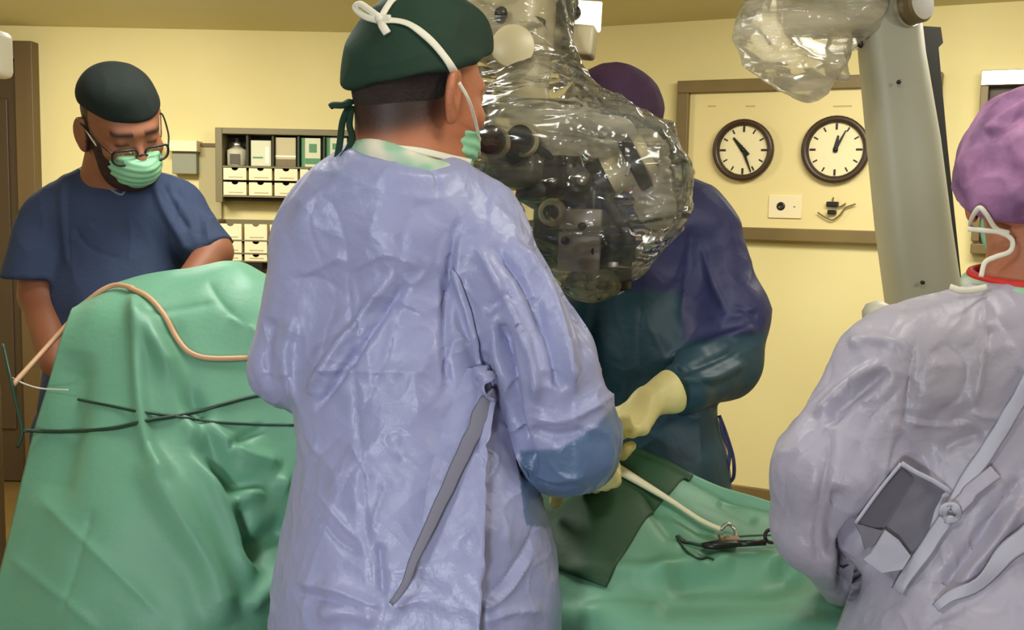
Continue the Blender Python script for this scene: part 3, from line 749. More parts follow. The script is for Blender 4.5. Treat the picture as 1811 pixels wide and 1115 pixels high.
# darker towel laid on the low drape
ncol = 22*9+1; nrow = len(V)//ncol; GV = V.reshape(nrow, ncol, 3); GN = N.reshape(nrow, ncol, 3)
gx, gy = proj(V); gx = gx.reshape(nrow, ncol); gy = gy.reshape(nrow, ncol)
def param(px, py, rmin=44):
    d = (gx[rmin:150]-px)**2+(gy[rmin:150]-py)**2; k = np.unravel_index(np.argmin(d), d.shape); return np.array([k[0]+rmin, k[1]], float)
qc = [param(1030, 790), param(1229, 868), param(1075, 1043), param(880, 985)]
qc[0][0] = 35; qc[1][0] = 35
Vv = []; nu_, nv_ = 44, 40
for i in range(nv_+1):
    for j in range(nu_+1):
        u, v = j/nu_, i/nv_; p = (1-v)*((1-u)*qc[0]+u*qc[1])+v*((1-u)*qc[3]+u*qc[2])
        r0, c0 = int(min(p[0], nrow-2)), int(min(p[1], ncol-2)); fr, fc_ = p[0]-r0, p[1]-c0
        bl_ = lambda A_: (A_[r0, c0]*(1-fr)*(1-fc_)+A_[r0+1, c0]*fr*(1-fc_)+A_[r0, c0+1]*(1-fr)*fc_+A_[r0+1, c0+1]*fr*fc_)
        Vv.append(bl_(GV)+nrm(bl_(GN))*.006)
Fq2 = np.array([(i*(nu_+1)+j, i*(nu_+1)+j+1, (i+1)*(nu_+1)+j+1, (i+1)*(nu_+1)+j) for i in range(nv_) for j in range(nu_)])
Vv = np.array(Vv); Fq2, N2 = orient(Vv, Fq2)
o = obj('surgical_towel', thicken(Vv, Fq2, N2, .003), MT['wet'])
tag(o, 'dark green square towel lying on the low drape under the elbow', 'towel')

# cords on the tall drape
def cord(name, pts, bvh, r, m, label, cat, off=None, group=None, dd=2.0, taper=None):
    W = []
    for q in spline(pts, 6):
        if len(q) == 3 and q[2] > 0: W.append(P(*q)); continue
        h_, _ = hit(bvh, q[0], q[1], off or r)
        if h_ is None: h_ = P(q[0], q[1], dd)
        W.append(h_)
    W = np.array(W)
    for _ in range(3): W[1:-1] = (W[:-2]+2*W[1:-1]+W[2:])/4
    rr = r if taper is None else [r*(taper[0]+(taper[1]-taper[0])*i/(len(W)-1)) for i in range(len(W))]
    o = obj(name, G().tube(list(W), rr, 10).vf, m); return tag(o, label, cat, group)
cord('tubing', [(22, 682, 2.0), (60, 640, 2.08), (105, 590, 2.14), (150, 540, 2.17), (175, 517, 2.17), (205, 504, 2.17), (235, 510, 2.14)], bv_dl, .0052, MT['cordtan'], 'tan tube from the drape peak down to the left wall', 'tube')
cord('tubing', [(228, 513), (265, 532), (290, 560), (312, 600), (335, 625), (370, 637), (440, 635)], bv_dl, .0052, MT['cordtan'], 'tan tube lying down the front of the tall drape', 'tube', off=.006)
cord('cable', [(40, 762), (110, 765), (200, 760), (262, 745), (330, 735), (400, 715), (450, 702), (500, 695)], bv_dl, .0036, MT['cordgreen'], 'long dark green cable crossing the tall drape, the lower at its left end', 'cable')
cord('cable', [(140, 708), (190, 718), (250, 730), (310, 738), (370, 748), (440, 751), (520, 753)], bv_dl, .0026, MT['cordgreen'], 'short thin dark green cable, starting midway on the tall drape', 'cable')
cord('cable', [(5, 610, 2.05), (18, 668, 2.0), (30, 720, 2.0), (40, 765, 2.0), (30, 792, 2.0)], bv_dl, .0035, MT['cordgreen'], 'dark cord hanging at the left picture edge', 'cable')
cord('tubing', [(20, 668, 2.02), (45, 680, 2.02), (75, 688, 2.04), (120, 690, 2.0)], bv_dl, .0014, MT['tape'], 'very thin pale line joining left cord and tall drape', 'tube')
# white edge of an instrument at the top left corner and a post at the left edge
c = P(-22, 95, 3.0)
o = obj('monitor', G().box(c, (.10, .12, .13), None, .02, 3).box(c+np.array([-.12, 0, 0]), (.16, .05, .10), None, .01).vf, MT['white']); tag(o, 'rounded white corner of an instrument at the top left edge', 'monitor')
c = P(-22, 700, 2.62)
o = obj('equipment_post', G().tube([np.array([c[0], c[1], 0.03]), c, P(-16, 560, 2.62)], [.035, .03, .012], 14).box(np.array([c[0], c[1], .02]), (.3, .3, .04), None, .01).vf, mat('post_tan', lin(140, 110, 70), .5)); tag(o, 'tan stand post at the left picture edge beside the drape', 'post')
#%%PEOPLE
# ------------------------------------------------------------------ people
class Head:
    def __init__(s, c, f, up=(0, 0, 1), sc=1.0):
        s.c = np.asarray(c, float); s.f = nrm(f); u = np.asarray(up, float); u = nrm(u-s.f*(u@s.f)); s.u = u; s.r = np.cross(s.f, u); s.s = sc
        s.R = np.stack([s.r, s.f, s.u], 1)
    def w(s, x, y, z): return s.c+(s.r*x+s.f*y+s.u*z)*s.s
    def e(s, c, r, k=.02, op='u', tilt=None):
        Rm = s.R if tilt is None else s.R@tilt
        return ell(s.w(*c), np.array(r)*s.s, Rm, k*s.s, op)
    def prims(s, neck, nr=.055, ears=True):
        L = [s.e((0, -.012, .03), (.077, .097, .086)), s.e((0, .028, -.03), (.062, .066, .085), .03), s.e((0, .045, -.088), (.046, .044, .033), .03),
             s.e((0, .078, .020), (.048, .018, .010), .02)]
        for x in (-1, 1):
            L.append(s.e((x*.033, .108, .004), (.018, .018, .013), .012, 's'))
            L.append(s.e((x*.032, .080, .003), (.0125, .0125, .0115), .004))
            L.append(s.e((x*.040, .066, -.028), (.022, .022, .018), .02))
        L.append(cone(s.w(0, .088, .004), s.w(0, .112, -.034), .007*s.s, .012*s.s, k=.012))
        for x in (-1, 1): L.append(s.e((x*.012, .100, -.038), (.009, .010, .008), .008))
        L.append(s.e((0, .090, -.062), (.024, .011, .006), .008)); L.append(s.e((0, .089, -.071), (.020, .011, .006), .006))
        if ears:
            for x in (-1, 1):
                a = x*.45; tl = np.array([[math.cos(a), -math.sin(a), 0], [math.sin(a), math.cos(a), 0], [0, 0, 1]])
                L.append(s.e((x*.084, -.012, -.012), (.009, .021, .036), .008, tilt=tl))
                L.append(s.e((x*.081, -.008, -.044), (.007, .010, .012), .008, tilt=tl))
                L.append(s.e((x*.093, -.008, -.008), (.007, .012, .021), .005, 's', tilt=tl))
        nk = cone(s.w(0, -.030, -.055), neck, nr*s.s, nr*s.s*1.12, k=.035); L.append(nk)
        return L
def rot(v, ax, a):
    ax = nrm(ax); v = np.asarray(v, float); return v*math.cos(a)+np.cross(ax, v)*math.sin(a)+ax*(ax@v)*(1-math.cos(a))
def hand(Wp, a, n, side, curl=.5, s=1.0, grow=0.0):
    """round cones of a hand: wrist Wp, direction a, palm normal n, thumb side +-1 along a x n"""
    a = nrm(a); n = nrm(n-a*(np.asarray(n)@a)); b = np.cross(a, n)*side; L = []
    kn = []
    for i, (o_, l_) in enumerate(((.028, .082), (.009, .086), (-.011, .082), (-.029, .074))):
        K = Wp+(a*l_+b*o_)*s; kn.append(K)
        L.append(cone(Wp+(a*.012+b*o_*.55)*s, K, .0155*s+grow, .0115*s+grow, k=.014))
    for i, (ln, K) in enumerate(zip((.040, .045, .042, .032), kn)):
        d = rot(a, b*side, 0); q = K
        for j, (f_, r_) in enumerate(((1, .0098), (.68, .0088), (.52, .0078))):
            d = rot(d, np.cross(a, n), -curl*(.75 if j == 0 else 1)*(1+.08*i)*1.0)
            e_ = q+d*ln*f_*s; L.append(cone(q, e_, r_*s+grow, r_*.92*s+grow, k=.005)); q = e_
    q = Wp+(a*.022+b*.022)*s; d = nrm(a*.65+b*.75-n*-.25)
    for ln, r_ in ((.040, .0125), (.032, .0105), (.026, .0092)):
        e_ = q+d*ln*s; L.append(cone(q, e_, r_*s+grow, r_*.9*s+grow, k=.01)); q = e_; d = nrm(rot(d, np.cross(d, a), .28)+n*.18)
    return L
def legs(hipc, facing, spread=.1, top=.95):
    f = nrm((facing[0], facing[1], 0)); r = np.cross(f, (0, 0, 1)); L = []
    for s in (-1, 1):
        h = np.array([hipc[0], hipc[1], top])+r*s*spread; kn = np.array([hipc[0], hipc[1], .50])+r*s*spread*1.05+f*.02; an = np.array([hipc[0], hipc[1], .09])+r*s*spread*1.1
        L += [cone(h, kn, .085, .055, k=.03), cone(kn, an, .055, .036, k=.02), cone(an-f*.03-np.array([0, 0, .045]), an+f*.15-np.array([0, 0, .055]), .034, .03, k=.03)]
    return L
def cloth_mesh(prims, lo, hi, h, crin=(), fold=(), sm=2, facing=True):
    V, Fq = sdf_mesh(prims, lo, hi, h); V = smooth_mesh(V, Fq, sm); N = vnormals(V, Fq)
    for kind, sc_, amp, st in crin:
        Q = V*np.array(st)*sc_
        if kind == 'c':
            Wp = np.stack([noise(Q*.6+9.1), noise(Q*.6+3.7), noise(Q*.6+5.3)], 1)*.7
            fld = np.exp(-np.abs(noise(Q+Wp))/.07)*np.clip(.5+1.6*noise(V*3.1+sc_), 0, 1)
        else: fld = noise(Q) if kind == 'n' else ridged(Q)*.5
        V = V+N*(fld*amp)[:, None]
    N2 = vnormals(V, Fq)
    V = folds(V, N2, fold, facing)
    return V, Fq
def surf_strip(bvh, pts, wpx_m, off, th=.0015, n=6, fallback=None):
    """flat tape lying on a surface along a pixel path; width in metres"""
    W, U = [], []
    for q in spline(pts, n):
        h_, nn = hit(bvh, q[0], q[1], off)
        if h_ is None:
            if fallback is None: continue
            h_ = P(q[0], q[1], fallback); nn = -nrm(ray(q[0], q[1]))
        W.append(h_); U.append(nn)
    W = np.array(W); U = np.array(U)
    for _ in range(2):
        W[1:-1] = (W[:-2]+2*W[1:-1]+W[2:])/4; U[1:-1] = (U[:-2]+2*U[1:-1]+U[2:])/4
    L = len(W); rr = [wpx_m/2*(1 if not hasattr(wpx_m, '__len__') else 1) for _ in range(L)] if not hasattr(wpx_m, '__len__') else [(wpx_m[0]+(wpx_m[1]-wpx_m[0])*i/(L-1))/2 for i in range(L)]
    return G().tube(list(W), rr, 8, flat=th/(rr[0]), up=[nrm(u) for u in U])
def tape(pts, width, th=.0012, up=None, n=8):
    W = spline(pts, n); return G().tube(W, width/2, 8, flat=th/(width/2)*1.0, up=up)

# ===== main surgeon, seen from behind ==================================
base = P(735, 1115, 1.62); base[2] = 0
sg = thing('person', 'person in a lavender surgical gown and dark green cap seen from behind, at centre', 'person', base)
th_ = math.radians(43)
H = Head(P(742, 158, 1.62), (math.sin(th_), math.cos(th_), -.14), (0.05, 0.06, 1), 1.06)
neckb = P(708, 335, 1.60)
LA = [(560, 455, 1.62, 40), (505, 655, 1.64, 34)]
body = H.prims(neckb, .055)+[cone(H.w(0, -.045, -.045), P(706, 335, 1.60), .042, .052, k=.04)]
body += [pc((600, 400, 1.62, 58), (850, 400, 1.62, 58), .8, k=.06), pc((700, 430, 1.62, 130), (715, 700, 1.62, 118), .62, k=.08), pc((715, 700, 1.62, 118), (735, 960, 1.62, 140), .68, k=.08),
         pc((560, 430, 1.62, 56), (515, 650, 1.64, 42)), pc((515, 655, 1.64, 40), (600, 715, 1.86, 30), k=.02),
         pc((885, 450, 1.62, 60), (985, 745, 1.62, 46)), pc((990, 760, 1.62, 44), (1045, 812, 1.84, 28), k=.02)]
body += legs(base, (0, 1, 0))
wr = P(1045, 812, 1.86)
body += hand(wr, (.1, .35, -.35), (0, -.5, -1), 1, .5)
wl = P(600, 715, 1.88)
body += hand(wl, (.5, .6, -.3), (0, -.3, -1), -1, .5)
lo, hi = (-.55, 1.3, 0), (.35, 2.15, 1.95)
V, Fq = sdf_mesh(body, lo, hi, .0036); V = smooth_mesh(V, Fq, 1, .4)
bodyo = obj('body', (V, Fq), MT['skin'], sg)
q = (V-H.c)@H.R/H.s      # stubble: cropped hair shading into the nape, a colour of the scalp itself
bvh_main_body = bvh_of(V, Fq)
hm = 1/(1+np.exp(-((q[:, 2]+.092-.45*(q[:, 1]+.10))/.006)))*1/(1+np.exp(-(-(q[:, 1]+.002)/.009)))
set_mask(bodyo, hm*.97*(np.abs(q[:, 0]) < .082))
# hair: thin shell at the nape under the cap
hp = [H.e((0, -.013, .03), (.0795, .0995, .088)), cone(H.w(0, -.047, -.030), P(702, 330, 1.60), .0500, .058, k=.04), plane(H.w(0, -.10, -.088), H.u-H.f*.45, .006), plane(H.w(0, -.012, 0), -H.f-H.u*.3, .01), plane(H.w(0, 0, .04), -H.u, .01)]
V, Fq = sdf_mesh(hp, H.c-.17, H.c+.17, .003); obj('hair', (V, Fq), MT['hair'], sg)
# cap
cp = [H.e((.004, -.009, .012), (.086, .101, .121)), H.e((0, -.044, .010), (.074, .064, .058), .03), H.e((.0, .032, .055), (.072, .072, .092), .03),
      plane(H.w(0, -.01, .026), H.u+H.f*-.46, .005)]
V, Fq = sdf_mesh(cp, H.c-.19, H.c+.19, .003); N = vnormals(V, Fq)
V = V+N*(ridged(V*12)*.007+noise(V*9)*.006)[:, None]
V = folds(V, vnormals(V, Fq), [('s', 8, -4, [(650, 150), (700, 165), (760, 160)]), ('s', 7, 3, [(640, 120), (700, 110), (760, 90)]), ('r', 9, 3, [(615, 178), (660, 188), (720, 182), (790, 140)])])
cap = obj('cap', (V, Fq), MT['capgreen'], sg); bvh_cap = bvh_of(V, Fq)
g = G().tube(spline([P(622, 178, 1.58), P(608, 186, 1.57), P(590, 186, 1.57), P(583, 190, 1.57)], 4), [.004]+[.010]*11+[.006], 8, flat=.5)
obj('cap_tail', g.vf, MT['capgreen'], sg)
for i, pts in enumerate(([(618, 186, 1.58), (606, 215, 1.57), (600, 260, 1.56), (590, 300, 1.56), (568, 335, 1.55), (545, 358, 1.55)], [(622, 188, 1.58), (618, 220, 1.57), (622, 250, 1.56), (600, 290, 1.55), (588, 322, 1.55)])):
    obj('cap_string', tape([P(*p) for p in pts], .010, .002, up=-_F).vf, MT['capgreen'], sg)
# mask, its elastic and ties
mk = [H.e((0, .046, -.062), (.058, .066, .062)), plane(H.w(0, .040, 0), H.f+H.u*-.1, .008), plane(H.w(0, 0, -.030), -H.u-H.f*.2, .008)]
V, Fq = sdf_mesh(mk, H.c-.19, H.c+.19, .003); V = V+vnormals(V, Fq)*(np.sin((V-H.c)@H.u*420)*.0012)[:, None]
obj('mask', (V, Fq), MT['maskgreen'], sg)
def strip_on(bvh, pts, width, off=.003, fb=1.55): return surf_strip(bvh, pts, width, off, .0016, 6, fb).vf
def hc_(x, y, o=.006):
    h_, _ = hit(bvh_cap, x, y, o); return h_ if h_ is not None else P(x, y, 1.60)
up_tie = [(680, 38), (720, 44), (760, 72), (795, 115), (808, 135)]
obj('mask_tie', strip_on(bvh_cap, up_tie, .0115, .0035), MT['tape'], sg)
obj('mask_tie', tape([P(812, 146, 1.52), P(828, 175, 1.54), P(838, 205, 1.58), P(846, 240, 1.64), P(847, 275, 1.70)], .005, .0015, up=-_F).vf, MT['tape'], sg)
obj('mask_tie', tape([hc_(716, -6), hc_(698, 4), hc_(686, 18), hc_(678, 36)], .009, .0015, up=-_F).vf, MT['tape'], sg)
g = tape([hc_(690, 38), hc_(676, 34), hc_(664, 27, .012), hc_(652, 20, .016), hc_(644, 27, .016), hc_(656, 38, .012), hc_(674, 40)], .010, .003, up=-_F)
g.tube([hc_(674, 38), hc_(681, 50), hc_(688, 62)], [.004, .006, .006], 8, flat=.4, up=-_F)
g.lathe(hc_(677, 38, .008), -_F, [(-.004, .002), (0, .007), (.004, .002)], 10)
obj('tie_bow', g.vf, MT['tape'], sg)
obj('mask_tie', strip_on(bvh_main_body, [(645, 262), (700, 264), (750, 270), (800, 282), (832, 288)], .0115, .003, 1.62), MT['tape'], sg)
# collar of the shirt and gown
ring = []
for k in range(41):
    a = 2*math.pi*k/40; ring.append(P(716, 296, 1.60)+np.array([.078*math.cos(a), .070*math.sin(a), .012*math.sin(a)*-1+.004*math.cos(3*a)-.018*math.cos(a)]))
obj('collar', G().tube(ring, .009, 8, cap=False, flat=1.9).vf, MT['collar'], sg)

def cut(prim_list, p, n, k=.006):
    f0 = prim_list[0][1]; p = np.asarray(p, float); n = nrm(n)
    return ('u', (lambda Q: np.maximum(f0(Q), -((Q-p)@n))), .03)
gw = [pc((612, 405, 1.62, 62), (825, 400, 1.62, 66), .85, k=.05), cut([pc((714, 330, 1.60, 90), (712, 400, 1.61, 116))], P(712, 302, 1.60), (-.12, .2, -1)),
      pc((600, 400, 1.62, 60), (690, 350, 1.60, 50), k=.08), pc((830, 410, 1.62, 70), (730, 350, 1.60, 50), k=.08),
      pc((680, 440, 1.62, 150), (705, 700, 1.62, 160), .66, k=.08), pc((705, 700, 1.62, 165), (735, 960, 1.62, 205), .72, k=.08), pc((735, 960, 1.62, 205), (745, 1300, 1.62, 258), .8, k=.08),
      pc((735, 1100, 1.62, 225), (745, 1700, 1.62, 285), .8, k=.08),
      pc((562, 450, 1.62, 74), (512, 640, 1.64, 66), k=.035), pc((512, 650, 1.64, 66), (600, 722, 1.86, 46), k=.02),
      pc((860, 450, 1.60, 82), (957, 640, 1.58, 86), k=.03), pc((957, 640, 1.58, 86), (1002, 775, 1.60, 82), k=.018), pc((1000, 775, 1.62, 84), (1048, 815, 1.84, 42), k=.03),
      ('s', cone(P(712, 150, 1.61), P(716, 228, 1.61), .075, .072, k=.01)[1], .012),
      plane((0, 0, .30), (0, 0, 1))]
V, Fq = cloth_mesh(gw, (-.62, 1.25, .25), (.45, 2.0, 1.62), .0036,
   [('n', 5, .016, (1, 1, .5)), ('r', 6, .007, (1, 1, .45)), ('r', 13, .003, (1, 1, .7)), ('c', 7, .0045, (1, 1, .7)), ('c', 12, -.004, (1, 1, .5)), ('c', 17, .003, (1, 1, 1))],
   [('s', 5, -3.5, [(612, 420), (620, 560), (628, 700), (640, 830), (652, 980), (662, 1110)]),
    ('s', 5, 4, [(470, 664), (560, 655), (640, 657), (770, 660)]),
    ('r', 9, 12, [(700, 480), (640, 560), (580, 640), (545, 700)]), ('r', 8, -13, [(720, 500), (660, 580), (600, 665), (555, 730)]),
    ('r', 9, -13, [(822, 360), (800, 440), (790, 540), (790, 640), (800, 700)]), ('s', 6, 6, [(815, 360), (808, 440), (805, 520)]),
    ('r', 9, 10, [(805, 490), (835, 580), (855, 670), (862, 700)]),
    ('r', 10, -10, [(850, 560), (890, 530), (905, 520)]), ('r', 11, -30, [(880, 560), (890, 610), (900, 660), (912, 720), (928, 790), (940, 860)]),
    ('r', 10, 12, [(880, 560), (885, 640), (925, 740), (930, 810)]),
    ('r', 10, 15, [(900, 420), (960, 500), (1000, 610), (1015, 700)]), ('r', 9, -15, [(870, 430), (930, 510), (970, 610), (990, 700)]),
    ('r', 10, -8, [(940, 420), (1010, 530), (1045, 640)]), ('r', 9, 14, [(840, 430), (900, 540), (940, 640), (950, 720)]),
    ('s', 8, 7, [(930, 735), (990, 745), (1050, 720), (1095, 690)]), ('r', 9, -9, [(935, 760), (990, 772), (1040, 760)]),
    ('s', 8, 6, [(930, 835), (980, 850), (1040, 840)]), ('s', 6, -6, [(940, 845), (985, 862), (1020, 856)]),
    ('s', 7, 5, [(530, 490), (570, 470), (610, 450)]), ('s', 6, -4, [(500, 500), (560, 490), (610, 520)]),
    ('s', 6, 4, [(620, 480), (680, 450), (740, 470)]), ('s', 6, 4, [(640, 520), (700, 530), (760, 560)]),
    ('s', 7, 5, [(620, 780), (640, 820), (655, 850)]), ('s', 6, 5, [(560, 870), (600, 920), (640, 960)]), ('s', 6, -5, [(550, 890), (590, 950), (640, 985)]),
    ('s', 6, 5, [(690, 850), (668, 900), (655, 950)]), ('r', 8, -10, [(668, 960), (672, 1010), (676, 1060)]),
    ('s', 8, 9, [(520, 1030), (580, 1040), (640, 1060), (680, 1075)]), ('s', 7, -7, [(520, 1050), (590, 1065), (650, 1085)]), ('r', 16, 9, [(560, 1090), (620, 1080), (670, 1100)]),
    ('s', 6, 6, [(700, 1075), (740, 1062), (800, 1065)]), ('s', 7, -7, [(850, 1065), (890, 1030), (935, 960), (945, 930)]), ('s', 7, 8, [(855, 1080), (900, 1045), (945, 975)]),
    ('s', 8, 7, [(860, 1100), (900, 1085), (960, 1080)]), ('r', 14, -10, [(480, 560), (470, 620), (475, 690)]), ('r', 12, 8, [(520, 560), (505, 640), (520, 720)])], sm=1)
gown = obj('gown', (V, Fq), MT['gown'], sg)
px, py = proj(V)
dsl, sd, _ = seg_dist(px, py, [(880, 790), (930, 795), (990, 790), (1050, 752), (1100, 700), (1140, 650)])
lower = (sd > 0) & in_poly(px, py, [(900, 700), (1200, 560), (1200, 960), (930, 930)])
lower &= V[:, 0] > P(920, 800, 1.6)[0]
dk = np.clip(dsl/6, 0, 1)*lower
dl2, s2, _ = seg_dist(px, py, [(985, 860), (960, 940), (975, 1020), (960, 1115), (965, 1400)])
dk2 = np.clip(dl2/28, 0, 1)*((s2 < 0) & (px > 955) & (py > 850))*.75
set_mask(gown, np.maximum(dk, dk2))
bvh_g = bvh_of(V, Fq)
# overlapping back flap: edge runs down from the waist tie
def flap(bvh, left, right, m, parent, name, off=.006, lift=.0, nu=14, nv=60, th=.0018, label=None, sm=1):
    Ls, Rs = spline(left, 12), spline(right, 12); Vv = []
    for i in range(nv+1):
        t = i/nv*(len(Ls)-1); k = min(int(t), len(Ls)-2); fa = t-k; Lp = Ls[k]*(1-fa)+Ls[k+1]*fa
        t = i/nv*(len(Rs)-1); k = min(int(t), len(Rs)-2); fa = t-k; Rp = Rs[k]*(1-fa)+Rs[k+1]*fa
        for j in range(nu+1):
            u = j/nu; p = Lp*(1-u)+Rp*u; h_, nn = hit(bvh, p[0], p[1], off+lift*u*u)
            if h_ is None: h_ = P(p[0], p[1], 1.6)
            Vv.append(h_)
    Vv = np.array(Vv); Fz = np.array([(i*(nu+1)+j, i*(nu+1)+j+1, (i+1)*(nu+1)+j+1, (i+1)*(nu+1)+j) for i in range(nv) for j in range(nu)])
    Fz, N_ = orient(Vv, Fz); Vv = smooth_mesh(Vv, Fz, sm)
    return obj(name, thicken(Vv, Fz, N_, th), m, parent, label=label)
flap(bvh_g, [(800, 650), (740, 740), (690, 850), (672, 1000), (668, 1140)], [(862, 650), (852, 760), (846, 880), (842, 1010), (840, 1140)], MT['gown'], sg, 'gown_flap', -.006, .034, nu=30, nv=90)
obj('belt', surf_strip(bvh_g, [(858, 690), (835, 750), (800, 835), (760, 930), (722, 1020), (700, 1065)], (.030, .007), .022, .002, 8, 1.5).vf, MT['gownin'], sg)
obj('belt', surf_strip(bvh_g, [(803, 480), (822, 540), (842, 610), (858, 690)], .011, .005, .002, 8, 1.5).vf, MT['gown'], sg)
# gloves of the main surgeon
def glove(Wp, a, n, side, curl, parent, cuff_from, m=MT['glove'], cr=.036, L_=None):
    prims = hand(Wp, a, n, side, curl, 1.0, .0022)+[cone(Wp, np.asarray(Wp)+nrm(np.asarray(cuff_from)-Wp)*(L_ or .06), .029, cr, k=.02), plane(np.asarray(Wp)+nrm(np.asarray(cuff_from)-Wp)*((L_ or .06)+.012), np.asarray(Wp)-np.asarray(cuff_from), .006)]
    c_ = np.asarray(Wp); V, Fq = sdf_mesh(prims, c_-.2, c_+.2, .0028); V = smooth_mesh(V, Fq, 1)
    N_ = vnormals(V, Fq); V = V+N_*(ridged(V*40)*.001)[:, None]
    return obj('glove', (V, Fq), m, parent)
glove(wr, (.1, .35, -.35), np.array((0, -.5, -1.)), 1, .5, sg, P(1035, 800, 1.80))
glove(wl, (.5, .6, -.3), np.array((0, -.3, -1.)), -1, .5, sg, P(590, 712, 1.82))

# ===== purple-capped surgeon across the table ==========================
D2 = 2.38
base = P(1150, 900, D2+.02); base[2] = 0
pg = thing('person', 'person in a blue and teal surgical gown and purple cap, bent behind the microscope', 'person', base)
H2 = Head(P(1076, 234, 2.30), (-.35, -.80, -.42), (0, -.2, 1), 1.06)
nb2 = P(1120, 330, D2)
body = H2.prims(nb2, .056)
body += [pc((1030, 390, D2, 40), (1230, 390, D2, 46), k=.05), pc((1130, 430, D2, 90), (1150, 640, D2, 82), .62, k=.07), pc((1150, 640, D2, 82), (1155, 850, D2, 92), .7, k=.07),
         pc((1262, 430, D2, 42), (1288, 620, D2-.03, 34)), pc((1288, 625, D2-.03, 32), (1155, 706, 2.07, 24), k=.02),
         pc((1010, 430, D2, 42), (960, 620, D2-.05, 34)), pc((960, 625, D2-.05, 32), (1010, 720, 2.15, 24), k=.02)]
body += legs(base, (0, -1, 0), .08)
wp = P(1150, 708, 2.06); ap = P(1096, 775, 2.0)-wp
body += hand(wp, ap, np.array((-.3, -.3, -1.)), -1, .55)
wp2 = P(1010, 722, 2.12); ap2 = P(1050, 790, 2.08)-wp2
body += hand(wp2, ap2, np.array((.3, -.3, -1.)), 1, .55)
lo, hi = P(900, 557, 2.0), P(1400, 557, 2.0)
V, Fq = sdf_mesh(body, (-.1, 1.9, 0), (.75, 2.65, 1.95), .0042); V = smooth_mesh(V, Fq, 1, .4)
o = obj('body', (V, Fq), MT['skindark'], pg)
q = (V-H2.c)@H2.R/H2.s; set_mask(o, ((q[:, 2] > .01) & (q[:, 1] < .03) & (q[:, 2] < .2))*1.0)
cp = [H2.e((0, -.02, .040), (.096, .108, .088)), H2.e((0, -.045, .02), (.092, .085, .072), .03), plane(H2.w(0, .0, .005), H2.u-H2.f*.28, .012)]
V, Fq = sdf_mesh(cp, H2.c-.2, H2.c+.2, .0036); N = vnormals(V, Fq); V = V+N*(ridged(V*18)*.004+noise(V*10)*.006)[:, None]
obj('cap', (V, Fq), MT['cappurple'], pg)
mk = [H2.e((0, .052, -.055), (.062, .072, .066)), plane(H2.w(0, .045, 0), H2.f+H2.u*-.1, .008), plane(H2.w(0, 0, -.012), -H2.u, .008)]
V, Fq = sdf_mesh(mk, H2.c-.19, H2.c+.19, .0035); obj('mask', (V, Fq), MT['maskgreen'], pg)
gw = [pc((1050, 385, D2, 52), (1215, 385, D2, 58), .9, k=.05), pc((1215, 390, D2, 56), (1120, 335, D2, 44), k=.07), pc((1040, 390, D2, 54), (1110, 335, D2, 44), k=.07),
      pc((1135, 430, D2, 108), (1150, 640, D2, 104), .68, k=.07), pc((1150, 640, D2, 104), (1160, 850, D2, 122), .85, k=.07), pc((1160, 850, D2, 122), (1165, 1250, D2, 140), .9, k=.05),
      pc((1250, 420, D2, 58), (1286, 560, D2-.02, 64), k=.05), pc((1286, 560, D2-.02, 64), (1278, 635, D2-.05, 62), k=.04), pc((1278, 640, D2-.05, 60), (1214, 686, 2.15, 46), k=.03),
      pc((1015, 425, D2, 56), (962, 620, D2-.05, 52), k=.05), pc((962, 625, D2-.05, 50), (1005, 705, 2.17, 36), k=.03),
      ('s', cone(P(1120, 270, D2-.02), P(1120, 318, D2-.02), .072, .075, k=.01)[1], .012), plane((0, 0, .32), (0, 0, 1)),
      plane(P(1198, 695, 2.11), P(1283, 645, D2-.05)-P(1190, 700, 2.10), .006)]
gw = gw[:9]+[gw[11], gw[12]]+gw[9:11]   # the cuff plane is applied to the sleeve only, below
V, Fq = cloth_mesh(gw, (-.15, 1.85, .28), (.8, 2.8, 1.62), .0045, [('n', 6, .012, (1, 1, .6)), ('r', 9, .006, (1, 1, .6)), ('c', 9, .004, (1, 1, .6))],
   [('r', 8, 9, [(1170, 640), (1230, 620), (1300, 590), (1340, 580)]), ('r', 8, -9, [(1180, 660), (1240, 645), (1310, 615)]), ('r', 8, 8, [(1190, 670), (1260, 670), (1320, 640)]),
    ('s', 6, -6, [(1180, 640), (1220, 665), (1270, 690)]), ('s', 7, 6, [(1190, 725), (1230, 740), (1260, 720)]), ('s', 8, -7, [(1220, 400), (1215, 480), (1205, 580)]), ('r', 8, 6, [(1240, 420), (1260, 500), (1290, 560)]),
    ('s', 6, -5, [(1300, 540), (1325, 555), (1340, 560)]), ('s', 6, 5, [(1250, 560), (1300, 560), (1340, 540)]), ('s', 7, -5, [(1140, 520), (1130, 600), (1135, 700)])], sm=1)
o = obj('gown', (V, Fq), MT['gowndark'], pg); px, py = proj(V)
arm = px > 1205
yb = np.where(arm, 588-(px-1290)*.12, 505+(px-1100)*.05)
front = (V[:, 1] < D2+.06) | arm
set_mask(o, np.clip((py-yb)/14, 0, 1)*np.where(front, 1, 0))
glove(wp, ap, np.array((-.3, -.3, -1.)), -1, .55, pg, P(1195, 690, 2.08), cr=.043, L_=.045)
glove(wp2, ap2, np.array((.3, -.3, -1.)), 1, .55, pg, P(1000, 700, 2.2))
for pts in ([(1272, 735, 2.35), (1285, 770, 2.34), (1297, 812, 2.34), (1297, 845, 2.34), (1285, 852, 2.34), (1280, 830, 2.34), (1277, 790, 2.34)], [(1274, 740, 2.33), (1279, 770, 2.33), (1290, 800, 2.33), (1286, 840, 2.33)]):
    obj('waist_tie', tape([P(*p) for p in pts], .008, .0018, up=-_F).vf, MT['gowndark'], pg)

